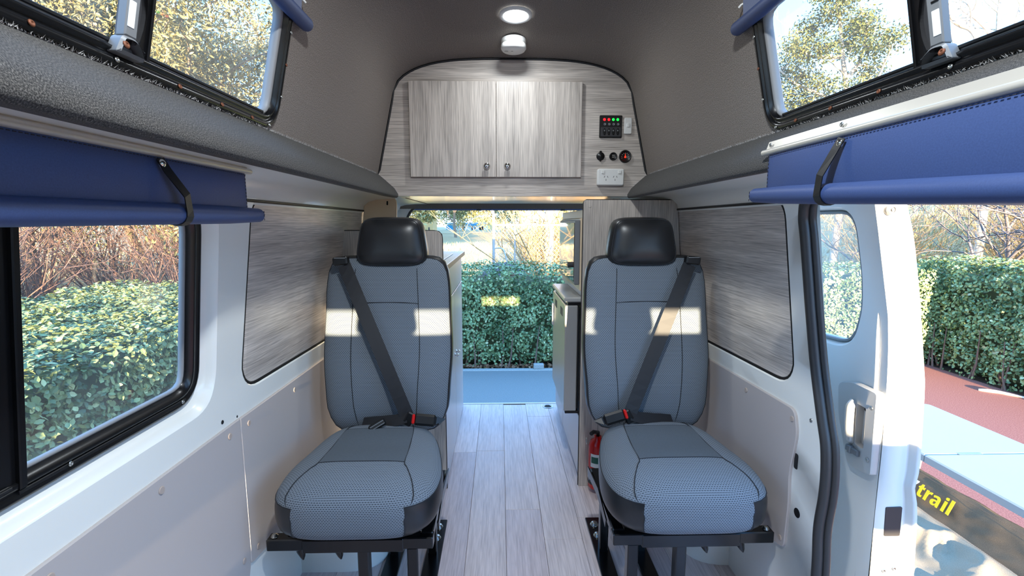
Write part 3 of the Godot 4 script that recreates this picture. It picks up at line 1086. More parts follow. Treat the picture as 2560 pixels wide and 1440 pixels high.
# ---------------------------------------------------------------- driver's cab behind the camera
func build_cab() -> void:
	var st := ms()
	# roof and windscreen header
	vbox(st, -0.80, 0.80, 1.345, 1.40, -1.04, -0.42, 0.01)
	vbox(st, -0.78, 0.78, 1.325, 1.36, -1.05, -0.99, 0.01)
	var cab := struct("wall_front", st, M.white_paint)
	# bulkhead strip joining the cab roof to the high roof
	st = ms()
	vbox(st, -0.84, 0.84, 1.325, 1.46, -0.46, -0.40, 0.004)
	obj("roof_joint", st, M.roof_carpet, cab)
	# doors below their windows, front wall below the windscreen, floor
	for s in [-1.0, 1.0]:
		st = ms()
		vbox(st, s * 0.80, s * 0.86, -0.35, 0.82, -1.60, -0.38, 0.01)
		vbox(st, s * 0.74, s * 0.84, 0.80, 1.36, -0.52, -0.36, 0.01)
		tube(st, [V(s * 0.79, 1.36, -1.02), V(s * 0.81, 0.66, -1.56)], 0.035, 10)
		vbox(st, s * 0.76, s * 0.83, 1.30, 1.36, -1.04, -0.42, 0.008)
		obj("cab_door", st, M.white_paint, cab)
		st = ms()
		st.set_smooth_group(-1)
		quad(st, V(s * 0.82, 0.82, -0.5), V(s * 0.79, 1.32, -0.5), V(s * 0.79, 1.32, -1.05), V(s * 0.82, 0.82, -1.45))
		obj("pane", st, M.glass, cab)
	st = ms()
	vbox(st, -0.86, 0.86, -0.35, 0.64, -1.70, -1.55, 0.01)
	vbox(st, -0.86, 0.86, -0.35, -0.06, -1.60, -0.40, 0.005)
	obj("nose_panel", st, M.white_paint, cab)
	st = ms()
	st.set_smooth_group(-1)
	quad(st, V(-0.80, 0.64, -1.58), V(0.80, 0.64, -1.58), V(0.77, 1.34, -1.045), V(-0.77, 1.34, -1.045))
	obj("windscreen", st, M.glass, cab)
	st = ms()
	grid(st, 1, 5, func(a: float, b: float) -> Vector3:
		var q: Array = [[0.62, -1.57], [0.66, -1.40], [0.68, -1.15], [0.64, -1.05], [0.50, -1.02], [0.2, -1.10]][roundi(b * 5)]
		return V(lerpf(-0.80, 0.80, a), q[0], q[1]))
	var da := obj("dashboard", st, M.dash_plastic)
	tag(da, "dark grey dashboard under the windscreen in front of the cab seats", "dashboard")
	st = ms()
	rbox(st, V(0.0, 1.265, -0.96), Vector3(0.10, 0.055, 0.03), 0.012)
	tube(st, [V(0.0, 1.28, -0.97), V(0.0, 1.335, -1.01)], 0.008, 8)
	var mi := obj("rear_view_mirror", st, M.black_plastic)
	tag(mi, "small black rear-view mirror under the windscreen header", "mirror")
	# door mirrors outside the cab
	for s in [-1.0, 1.0]:
		var dm := thing("door_mirror", "black door mirror outside the %s cab door" % ("left-hand" if s < 0 else "right-hand"), "mirror", V(s * 0.95, 0.72, -1.25))
		st = ms()
		rbox(st, V(s * 0.995, 0.895, -1.25), Vector3(0.19, 0.25, 0.09), 0.03)
		obj("housing", st, M.black_plastic, dm)
		st = ms()
		vbox(st, s * 0.915, s * 1.075, 0.79, 1.0, -1.206, -1.203, 0.001)
		obj("mirror_pane", st, M.mirror_glass, dm)
		st = ms()
		tube(st, [V(s * 0.85, 0.80, -1.27), V(s * 0.92, 0.82, -1.26)], 0.02, 8)
		obj("arm", st, M.black_plastic, dm)
	# row of three cab seats whose backs let sun through only above their shoulders
	for q in [[-0.71, -0.20, -0.445, "by the left-hand cab door"], [-0.20, 0.17, 9.0, "in the middle, without headrest"], [0.17, 0.71, 0.415, "by the right-hand cab door"]]:
		var cx: float = (q[0] + q[1]) * 0.5
		var t := thing("cab_seat", "grey cloth cab seat %s" % q[3], "seat", V(cx, -0.06, -0.5), "cab seats")
		st = ms()
		rbox(st, V(cx, 0.79, -0.40), Vector3(q[1] - q[0], 0.70, 0.12), 0.012)
		obj("backrest", st, M.seat_cloth, t)
		st = ms()
		rbox(st, V(cx, 0.37, -0.62), Vector3(q[1] - q[0] - 0.01, 0.16, 0.46), 0.04)
		obj("cushion", st, M.seat_cloth, t)
		st = ms()
		rbox(st, V(cx, 0.12, -0.60), Vector3(q[1] - q[0] - 0.04, 0.36, 0.40), 0.02)
		obj("seat_box", st, M.black_plastic, t)
		if q[2] < 5.0:
			st = ms()
			slab(st, facing(-0.36), fillet([Vector2(q[2] - 0.115, 1.15), Vector2(q[2] + 0.115, 1.15), Vector2(q[2] + 0.085, 1.34), Vector2(q[2] - 0.085, 1.34)], [0.03, 0.03, 0.05, 0.05], 5), 0.0, 0.08, 0.015)
			for k in [-0.05, 0.05]:
				tube(st, [V(q[2] + k, 1.12, -0.40), V(q[2] + k, 1.18, -0.40)], 0.006, 8)
			obj("headrest", st, M.seat_cloth, t)

# ---------------------------------------------------------------- cupboards
func panel_outline() -> PackedVector2Array:
	var out := PackedVector2Array([Vector2(-0.507, 1.358), Vector2(0.507, 1.358), Vector2(0.517, 1.372), Vector2(0.592, 1.452)])
	var n := 26
	var y0 := 1.47
	while y0 < 1.79:
		out.append(Vector2(hx(y0) - 0.004, y0))
		y0 += 0.04
	for i in n + 1:
		var a := 1.0 - 2.0 * i / float(n)
		var x := 0.5112 * signf(a) * pow(absf(a), 0.55)
		out.append(Vector2(x, roof_y(x * 1.004, 2.15) - 0.004))
	y0 -= 0.04
	while y0 > 1.46:
		out.append(Vector2(-hx(y0) + 0.004, y0))
		y0 -= 0.04
	out.append(Vector2(-0.592, 1.452))
	out.append(Vector2(-0.517, 1.372))
	return out

func knob(parent: Node3D, at: Vector3, n: Vector3, r := 0.013) -> void:
	var st := ms()
	lathe(st, [Vector2(r * 1.15, 0.0), Vector2(r * 1.15, 0.002), Vector2(r * 0.55, 0.004), Vector2(r * 0.5, 0.010), Vector2(r, 0.014), Vector2(r * 0.95, 0.019), Vector2(r * 0.6, 0.022), Vector2(0.0, 0.0225)], 20, along(at, n))
	obj("knob", st, M.chrome, parent)

func build_cupboards() -> void:
	# overhead locker across the rear of the high roof
	var t := thing("overhead_locker", "wood-grain overhead locker with two doors under the curved roof", "cabinet", V(0, 1.358, 2.15))
	var st := ms()
	slab(st, facing(2.168), panel_outline(), 0.0, 0.018, 0.001)
	obj("front_panel", st, M.laminate_across, t)
	st = ms()
	vbox(st, -0.50, 0.50, 1.358, 1.374, 2.168, 2.95, 0.002)
	obj("bottom_board", st, M.white_paint, t)
	st = ms()
	var rim := []
	for p in panel_outline():
		if p.y > 1.45:
			rim.append(V(p.x, p.y, 2.151))
	tube(st, rim, 0.005, 8)
	obj("edge_strip", st, M.rubber, t)
	for q in [[-0.445, -0.0755, -0.116], [-0.0735, 0.294, -0.027]]:
		st = ms()
		slab(st, facing(2.149), PackedVector2Array([Vector2(q[0], 1.439), Vector2(q[1], 1.439), Vector2(q[1], 1.836), Vector2(q[0], 1.836)]), 0.0, 0.016, 0.0008)
		var dr := obj("door", st, M.laminate_upright, t)
		knob(dr, V(q[2], 1.485, 2.133), Vector3(0, 0, 1))
		st = ms()
		ring(st, facing(2.149), PackedVector2Array([Vector2(q[0], 1.439), Vector2(q[1], 1.439), Vector2(q[1], 1.836), Vector2(q[0], 1.836)]), [[0.0002, 0.001], [0.0002, 0.015], [-0.0006, 0.015], [-0.0006, 0.001]], -1)
		obj("edge_banding", st, M.worktop_edge, dr)
	build_switchgear()
	# left kitchen unit
	t = thing("kitchen_unit", "pale kitchen unit with drawer and cupboard doors behind the left-hand seat", "cabinet", V(-0.55, 0, 2.6))
	st = ms()
	slab(st, facing(2.137), fillet([Vector2(-0.764, 0.262), Vector2(-0.63, 0.262), Vector2(-0.63, 0.0), Vector2(-0.314, 0.0), Vector2(-0.314, 1.207), Vector2(-0.745, 1.207), Vector2(-0.764, 0.90), Vector2(-0.764, 0.70)], [0, 0, 0, 0, 0.035, 0.0, 0, 0], 5), 0.0, 0.017, 0.001)
	var ep := obj("end_panel", st, M.laminate_upright, t)
	st = ms()
	tube(st, [V(-0.745, 1.2075, 2.128), V(-0.35, 1.2075, 2.128), V(-0.328, 1.203, 2.128), V(-0.316, 1.19, 2.128), V(-0.3135, 1.17, 2.128), V(-0.3135, 0.0, 2.128)], 0.0035, 6)
	obj("edge_strip", st, M.laminate_edge, ep)
	st = ms()
	vbox(st, -0.72, -0.334, 0.06, 1.03, 2.14, 3.16, 0.002)
	obj("carcass", st, M.cupboard_face, t)
	st = ms()
	vbox(st, -0.70, -0.350, 0.0, 0.06, 2.14, 3.14, 0.002)
	obj("plinth", st, M.cupboard_face, t)
	st = ms()
	vbox(st, -0.334, -0.314, 0.868, 1.026, 2.145, 3.158, 0.002)
	obj("drawer_front", st, M.cupboard_face, t)
	for q in [[2.145, 2.648, 2.615], [2.652, 3.158, 2.69]]:
		st = ms()
		vbox(st, -0.334, -0.314, 0.010, 0.862, q[0], q[1], 0.002)
		var dr := obj("door", st, M.cupboard_face, t)
		knob(dr, V(-0.314, 0.51, q[2]), Vector3(1, 0, 0), 0.011)
	st = ms()
	vbox(st, -0.76, -0.296, 1.030, 1.056, 2.14, 3.20, 0.004)
	var wt := obj("worktop", st, M.silver_plastic)
	tag(wt, "pale grey worktop with brown edge on the kitchen unit", "worktop")
	st = ms()
	vbox(st, -0.2965, -0.2945, 1.031, 1.054, 2.14, 3.20, 0.0006)
	obj("edge_strip", st, M.worktop_edge, wt)
	# gas cooktop let into the worktop
	t = thing("cooktop", "stainless two-burner cooktop set into the grey worktop", "cooktop", V(-0.52, 1.056, 2.55))
	st = ms()
	rbox(st, V(-0.52, 1.059, 2.62), Vector3(0.36, 0.008, 0.52), 0.003)
	obj("tray", st, M.stainless, t)
	for d in [2.48, 2.76]:
		st = ms()
		lathe(st, [Vector2(0.045, 0.0), Vector2(0.045, 0.012), Vector2(0.03, 0.016), Vector2(0.0, 0.017)], 20, along(V(-0.52, 1.062, d), Vector3.UP))
		var bn := obj("burner", st, M.black_plastic, t)
		st = ms()
		var rg := []
		for k in 20:
			rg.append(V(-0.52 + 0.085 * cos(TAU * k / 20.0), 1.084, d + 0.085 * sin(TAU * k / 20.0)))
		tube(st, rg, 0.0035, 6, true)
		for k in 4:
			var a := TAU * k / 4.0 + 0.4
			tube(st, [V(-0.52 + 0.03 * cos(a), 1.085, d + 0.03 * sin(a)), V(-0.52 + 0.088 * cos(a), 1.085, d + 0.088 * sin(a)), V(-0.52 + 0.092 * cos(a), 1.062, d + 0.092 * sin(a))], 0.003, 6)
		obj("trivet", st, M.black_steel, bn)
	# cream board with a slot, standing behind the end panel
	st = ms()
	var bx := Transform3D(Basis(Vector3(0, 0, 1), -0.06), V(-0.665, 1.058, 2.40))
	slab(st, func(u: float, v: float, h: float) -> Vector3: return bx * Vector3(u, v, h), fillet([Vector2(-0.088, 0.0), Vector2(0.095, 0.0), Vector2(0.083, 0.312), Vector2(-0.068, 0.338)], [0, 0, 0.03, 0.04], 6), 0.0, 0.012, 0.002)
	var cb := obj("cream_board", st, M.cream_board)
	tag(cb, "cream board with a small slot standing behind the left headrest", "board")
	st = ms()
	slab(st, func(u: float, v: float, h: float) -> Vector3: return bx * Vector3(u, v, h), rrect(0.036, 0.272, 0.044, 0.292, 0.0035, 4), 0.011, 0.0126, 0.0002)
	obj("slot", st, M.hole_black, cb)
	# right tall unit with fridge and oven
	t = thing("tall_cabinet", "tall wood-grain cabinet end behind the right-hand seat", "cabinet", V(0.55, 0, 2.6))
	st = ms()
	slab(st, facing(2.147), fillet([Vector2(0.309, 0.0), Vector2(0.635, 0.0), Vector2(0.635, 0.262), Vector2(0.764, 0.262), Vector2(0.764, 0.72), Vector2(0.764, 0.90), Vector2(0.724, 1.341), Vector2(0.309, 1.341)], [0, 0, 0, 0, 0, 0, 0.012, 0.014], 4), 0.0, 0.017, 0.001)
	ep = obj("end_panel", st, M.laminate_upright, t)
	st = ms()
	tube(st, [V(0.3085, 0.002, 2.1385), V(0.3085, 1.325, 2.1385), V(0.312, 1.336, 2.1385), V(0.322, 1.3415, 2.1385), V(0.715, 1.3415, 2.1385)], 0.0035, 6)
	obj("edge_strip", st, M.laminate_edge, ep)
	for p in [[0.335, 1.315], [0.69, 1.31]]:
		st = ms()
		disc(st, V(p[0], p[1], 2.1295), Vector3(0, 0, 1), 0.007, 0.0008, 0.0004, 14)
		obj("screw_cap", st, M.laminate_upright, ep)
	st = ms()
	vbox(st, 0.33, 0.72, 0.0, 1.30, 2.148, 2.86, 0.002)
	obj("carcass", st, M.cupboard_face, t)
	st = ms()
	vbox(st, 0.311, 0.331, 1.262, 1.300, 2.148, 2.86, 0.002)
	obj("top_rail", st, M.cream_board, t)
	st = ms()
	vbox(st, 0.313, 0.331, 0.905, 0.935, 2.148, 2.86, 0.002)
	obj("middle_rail", st, M.cupboard_face, t)
	for q in [[0.045, 0.33, 2.148, 2.72], [0.045, 0.33, 2.725, 3.10]]:
		st = ms()
		vbox(st, 0.311, 0.331, q[0], q[1], q[2], q[3], 0.002)
		obj("door", st, M.cupboard_face, t)
	st = ms()
	vbox(st, 0.332, 0.72, 0.045, 0.36, 2.86, 3.12, 0.002)
	vbox(st, 0.325, 0.70, 0.0, 0.045, 2.148, 3.10, 0.002)
	obj("plinth", st, M.cupboard_face, t)
	# fridge: its door stands proud into the aisle
	t = thing("fridge", "stainless compact fridge built in under the oven", "fridge", V(0.45, 0.36, 2.4))
	st = ms()
	vbox(st, 0.237, 0.296, 0.362, 0.868, 2.156, 2.65, 0.004)
	var fd := obj("door", st, M.stainless, t)
	st = ms()
	vbox(st, 0.296, 0.306, 0.372, 0.860, 2.162, 2.64, 0.002)
	obj("door_gasket", st, M.rubber, fd)
	st = ms()
	vbox(st, 0.243, 0.330, 0.350, 0.362, 2.158, 2.64, 0.002)
	obj("base_strip", st, M.black_plastic, t)
	st = ms()
	vbox(st, 0.232, 0.330, 0.882, 0.905, 2.152, 2.66, 0.006)
	obj("top_trim", st, M.silver_plastic, t)
	st = ms()
	vbox(st, 0.250, 0.330, 0.866, 0.884, 2.158, 2.65, 0.002)
	obj("hinge_strip", st, M.black_plastic, t)
	for q in [[2.24, 2.32], [2.47, 2.55]]:
		st = ms()
		vbox(st, 0.2355, 0.2385, 0.800, 0.838, q[0], q[1], 0.001)
		obj("grip_recess", st, M.dash_plastic, fd)
	st = ms()
	vbox(st, 0.228, 0.238, 0.68, 0.80, 2.60, 2.64, 0.003)
	obj("latch", st, M.white_plastic, fd)
	# oven with mirror-glass door
	t = thing("oven", "built-in oven with mirrored glass door above the fridge", "oven", V(0.45, 0.95, 2.4))
	st = ms()
	vbox(st, 0.300, 0.331, 0.935, 1.262, 2.152, 2.82, 0.003)
	obj("front_frame", st, M.cream_board, t)
	st = ms()
	vbox(st, 0.276, 0.300, 0.962, 1.254, 2.152, 2.70, 0.004)
	var od := obj("door", st, M.grey_plastic, t)
	st = ms()
	vbox(st, 0.2735, 0.2765, 0.975, 1.242, 2.165, 2.685, 0.001)
	obj("mirror_pane", st, M.mirror_glass, od)
	st = ms()
	tube(st, [V(0.276, 1.050, 2.205), V(0.252, 1.050, 2.205)], 0.013, 14)
	obj("knob", st, M.dash_plastic, od)
	# table-leg socket let into the floor
	st = ms()
	lathe(st, [Vector2(0.024, -0.003), Vector2(0.024, 0.004), Vector2(0.034, 0.004), Vector2(0.036, 0.0005)], 24, along(V(0.262, 0.0, 3.13), Vector3.UP))
	var so := obj("floor_socket", st, M.zinc)
	tag(so, "round metal table-leg socket in the floor by the tailgate", "socket")
	st = ms()
	disc(st, V(0.262, 0.0, 3.13), Vector3.UP, 0.0245, 0.001, 0.0003, 20)
	obj("socket_hole", st, M.hole_black, so)
	# fire extinguisher on the end panel
	t = thing("fire_extinguisher", "small red fire extinguisher on the cabinet end beside the seat", "extinguisher", V(0.385, 0.030, 2.06))
	st = ms()
	lathe(st, [Vector2(0.0, 0.0), Vector2(0.036, 0.0), Vector2(0.041, 0.006), Vector2(0.041, 0.20), Vector2(0.034, 0.222), Vector2(0.016, 0.236), Vector2(0.016, 0.246), Vector2(0.0, 0.246)], 24, along(V(0.385, 0.030, 2.075), Vector3.UP))
	obj("cylinder", st, M.red_paint, t)
	st = ms()
	slabcurve(st, 0.385, 2.075, 0.0416, 0.140, 0.203, 3.7, 5.0)
	var lb := obj("label", st, M.label_white, t)
	st = ms()
	slabcurve(st, 0.385, 2.075, 0.0420, 0.160, 0.190, 3.8, 4.6)
	obj("green_print", st, M.label_green, lb)
	st = ms()
	tube(st, [V(0.385, 0.270, 2.075), V(0.385, 0.293, 2.075), V(0.36, 0.307, 2.05), V(0.345, 0.307, 2.03)], 0.009, 8)
	obj("valve_lever", st, M.black_plastic, t)
	st = ms()
	var rg := []
	for k in 18:
		rg.append(V(0.330, 0.261 + 0.013 * sin(TAU * k / 18.0), 2.055 + 0.013 * cos(TAU * k / 18.0)))
	tube(st, rg, 0.0022, 6, true)
	obj("safety_ring", st, M.zinc, t)
	st = ms()
	lathe(st, [Vector2(0.0412, 0.0), Vector2(0.043, 0.0), Vector2(0.043, 0.014), Vector2(0.0412, 0.014)], 24, along(V(0.385, 0.055, 2.075), Vector3.UP))
	vbox(st, 0.372, 0.398, 0.035, 0.235, 2.112, 2.13, 0.002)
	obj("bracket", st, M.black_plastic, t)

func slabcurve(st: SurfaceTool, x: float, d: float, r: float, y0: float, y1: float, a0: float, a1: float) -> void:
	grid(st, 10, 1, func(a: float, b: float) -> Vector3:
		var g := lerpf(a0, a1, a)
		return V(x + r * cos(g), lerpf(y0, y1, b), d + r * sin(g)))

func build_switchgear() -> void:
	var f := 2.15
	var fm := facing(f)
	# four-way 12 V switch panel
	var t := thing("switch_panel", "black switch panel with four rockers and red and green pilot lights", "switch panel", V(0.422, 1.608, f))
	var st := ms()
	slab(st, fm, rrect(0.373, 1.608, 0.471, 1.702, 0.004, 3), 0.0, 0.008, 0.002)
	obj("plate", st, M.black_plastic, t)
	st = ms()
	slab(st, fm, rrect(0.378, 1.612, 0.466, 1.652, 0.003, 3), 0.006, 0.011, 0.001)
	obj("rocker_housing", st, M.dash_plastic, t)
	for i in 4:
		var x := 0.3935 + i * 0.0192
		st = ms()
		lathe(st, [Vector2(0.0, 0.0025), Vector2(0.005, 0.002), Vector2(0.006, 0.0)], 14, along(V(x, 1.684, f - 0.0075), Vector3(0, 0, 1)))
		obj("pilot_light", st, M.red_lamp if i < 2 else M.green_lamp, t)
		st = ms()
		lathe(st, [Vector2(0.0055, 0.0), Vector2(0.0055, 0.003), Vector2(0.003, 0.004), Vector2(0.0028, 0.003), Vector2(0.0, 0.003)], 14, along(V(x + 0.002, 1.664, f - 0.0075), Vector3(0, 0, 1)))
		obj("breaker_button", st, M.grey_plastic, t)
		st = ms()
		var q := PackedVector2Array()
		for k in 16:
			q.append(Vector2(x + 0.0062 * cos(TAU * k / 16.0), 1.633 + 0.015 * sin(TAU * k / 16.0)))
		slab(st, fm, q, 0.010, 0.0135, 0.002)
		var ro := obj("rocker", st, M.hole_black, t)
		st = ms()
		slab(st, fm, rrect(x - 0.0025, 1.634, x + 0.0025, 1.640, 0.001, 2), 0.0132, 0.0138, 0.0002)
		obj("mark", st, M.grey_plastic, ro)
	# single light switch
	t = thing("light_switch", "narrow white light switch with one rocker", "switch", V(0.497, 1.624, f))
	st = ms()
	slab(st, fm, rrect(0.481, 1.624, 0.513, 1.692, 0.006, 3), 0.0, 0.009, 0.002)
	obj("plate", st, M.white_plastic, t)
	st = ms()
	slab(st, fm, rrect(0.4905, 1.652, 0.5035, 1.668, 0.003, 3), 0.008, 0.0125, 0.0015)
	obj("rocker", st, M.white_plastic, t)
	# sockets and gauge
	t = thing("power_socket", "round black 12 volt socket with closed flap", "socket", V(0.381, 1.53, f))
	st = ms()
	lathe(st, [Vector2(0.018, 0.0), Vector2(0.018, 0.004), Vector2(0.0155, 0.007), Vector2(0.009, 0.008), Vector2(0.008, 0.010), Vector2(0.0, 0.0105)], 24, along(V(0.381, 1.53, f), Vector3(0, 0, 1)))
	obj("cap", st, M.black_plastic, t)
	st = ms()
	rbox(st, V(0.381, 1.5495, f - 0.004), Vector3(0.010, 0.008, 0.008), 0.002)
	obj("hinge", st, M.black_plastic, t)
	st = ms()
	rbox(st, V(0.381, 1.5105, f - 0.004), Vector3(0.007, 0.005, 0.008), 0.002)
	obj("flap_tab", st, M.black_plastic, t)
	t = thing("usb_socket", "round black socket with two USB ports", "socket", V(0.437, 1.53, f))
	st = ms()
	lathe(st, [Vector2(0.0175, 0.0), Vector2(0.0175, 0.004), Vector2(0.0145, 0.006), Vector2(0.0135, 0.0045), Vector2(0.0, 0.0045)], 24, along(V(0.437, 1.53, f), Vector3(0, 0, 1)))
	obj("bezel", st, M.black_plastic, t)
	for y in [1.5345, 1.5265]:
		st = ms()
		slab(st, fm, rrect(0.431, y - 0.0022, 0.443, y + 0.0022, 0.0005, 1), 0.004, 0.0052, 0.0002)
		obj("port", st, M.zinc, t)
	t = thing("gauge", "round black dial gauge with a red pointer", "gauge", V(0.489, 1.53, f))
	st = ms()
	lathe(st, [Vector2(0.027, 0.0), Vector2(0.027, 0.006), Vector2(0.024, 0.009), Vector2(0.0225, 0.006), Vector2(0.0, 0.006)], 28, along(V(0.489, 1.53, f), Vector3(0, 0, 1)))
	obj("dial", st, M.black_plastic, t)
	st = ms()
	for k in 9:
		var a := deg_to_rad(200.0 - k * 27.5)
		var p := Vector2(cos(a), sin(a))
		rbox(st, V(0.489 + p.x * 0.0155, 1.528 + p.y * 0.0155, f - 0.0062), Vector3(0.0042, 0.0011, 0.0006), 0.0002, Basis(Vector3(0, 0, 1), a))
	obj("scale_marks", st, M.white_plastic, t)
	st = ms()
	slab(st, fm, PackedVector2Array([Vector2(0.4865, 1.526), Vector2(0.4915, 1.526), Vector2(0.4895, 1.541), Vector2(0.4885, 1.541)]), 0.006, 0.0072, 0.0002)
	lathe(st, [Vector2(0.0045, 0.0), Vector2(0.004, 0.003), Vector2(0.0, 0.0032)], 14, along(V(0.489, 1.5265, f - 0.006), Vector3(0, 0, 1)))
	obj("pointer", st, M.needle_glow, t)
	st = ms()
	lathe(st, [Vector2(0.0022, 0.0), Vector2(0.0, 0.001)], 8, along(V(0.5075, 1.5215, f - 0.0066), Vector3(0, 0, 1)))
	obj("set_screw", st, M.zinc, t)
	# double mains outlet
	t = thing("power_outlet", "white double mains power outlet with two switches", "power outlet", V(0.4245, 1.404, f))
	st = ms()
	slab(st, fm, rrect(0.366, 1.404, 0.483, 1.475, 0.009, 4), 0.0, 0.022, 0.004)
	obj("plate", st, M.white_plastic, t)
	for i in 2:
		var x: float = [0.4035, 0.4435][i]
		st = ms()
		slab(st, fm, rrect([0.3825, 0.4555][i], 1.4535, [0.3965, 0.4695][i], 1.4675, 0.002, 2), 0.021, 0.0255, 0.0015)
		obj("rocker", st, M.white_plastic, t)
		for pin in [[-0.007, 1.4405, 0.52], [0.007, 1.4405, -0.52], [0.0, 1.4275, 0.0]]:
			st = ms()
			rbox(st, V(x + pin[0], pin[1], f - 0.0219), Vector3(0.0019, 0.0078, 0.0008), 0.0002, Basis(Vector3(0, 0, 1), -pin[2]))
			obj("pin_slot", st, M.hole_black, t)

# ---------------------------------------------------------------- seats
# cushion shape: plan outline of exponent n1, rounded over with exponent n2; place() puts (plan u, plan v, height) in the seat
func puff_h(u: float, v: float, n1: float, n2: float) -> float:
	var r := pow(pow(absf(u), n1) + pow(absf(v), n1), 1.0 / n1)
	return pow(maxf(0.0, 1.0 - pow(r, n2)), 1.0 / n2)

func puff(st: SurfaceTool, ax: Vector3, n1: float, n2: float, th: Array, ph: Array, place: Callable) -> void:
	st.set_smooth_group(0)
	var rows := []
	for p in ph:
		var c := cos(p)
		var s := sin(p)
		var r := 1.0 / pow(pow(absf(c), n2) + pow(absf(s), n2), 1.0 / n2)
		var row := PackedVector3Array()
		for t in th:
			var q := 1.0 / pow(pow(absf(cos(t)), n1) + pow(absf(sin(t)), n1), 1.0 / n1)
			row.append(place.call(Vector3(ax.x * r * c * q * cos(t), ax.y * r * c * q * sin(t), ax.z * r * s)))
		rows.append(row)
	for i in ph.size() - 1:
		for j in th.size() - 1:
			quad(st, rows[i][j], rows[i + 1][j], rows[i + 1][j + 1], rows[i][j + 1])

func steps(a: float, b: float, n: int) -> Array:
	var out := []
	for i in n + 1:
		out.append(lerpf(a, b, float(i) / n))
	return out

func build_seats() -> void:
	for s in [1.0, -1.0]:
		build_seat(s)

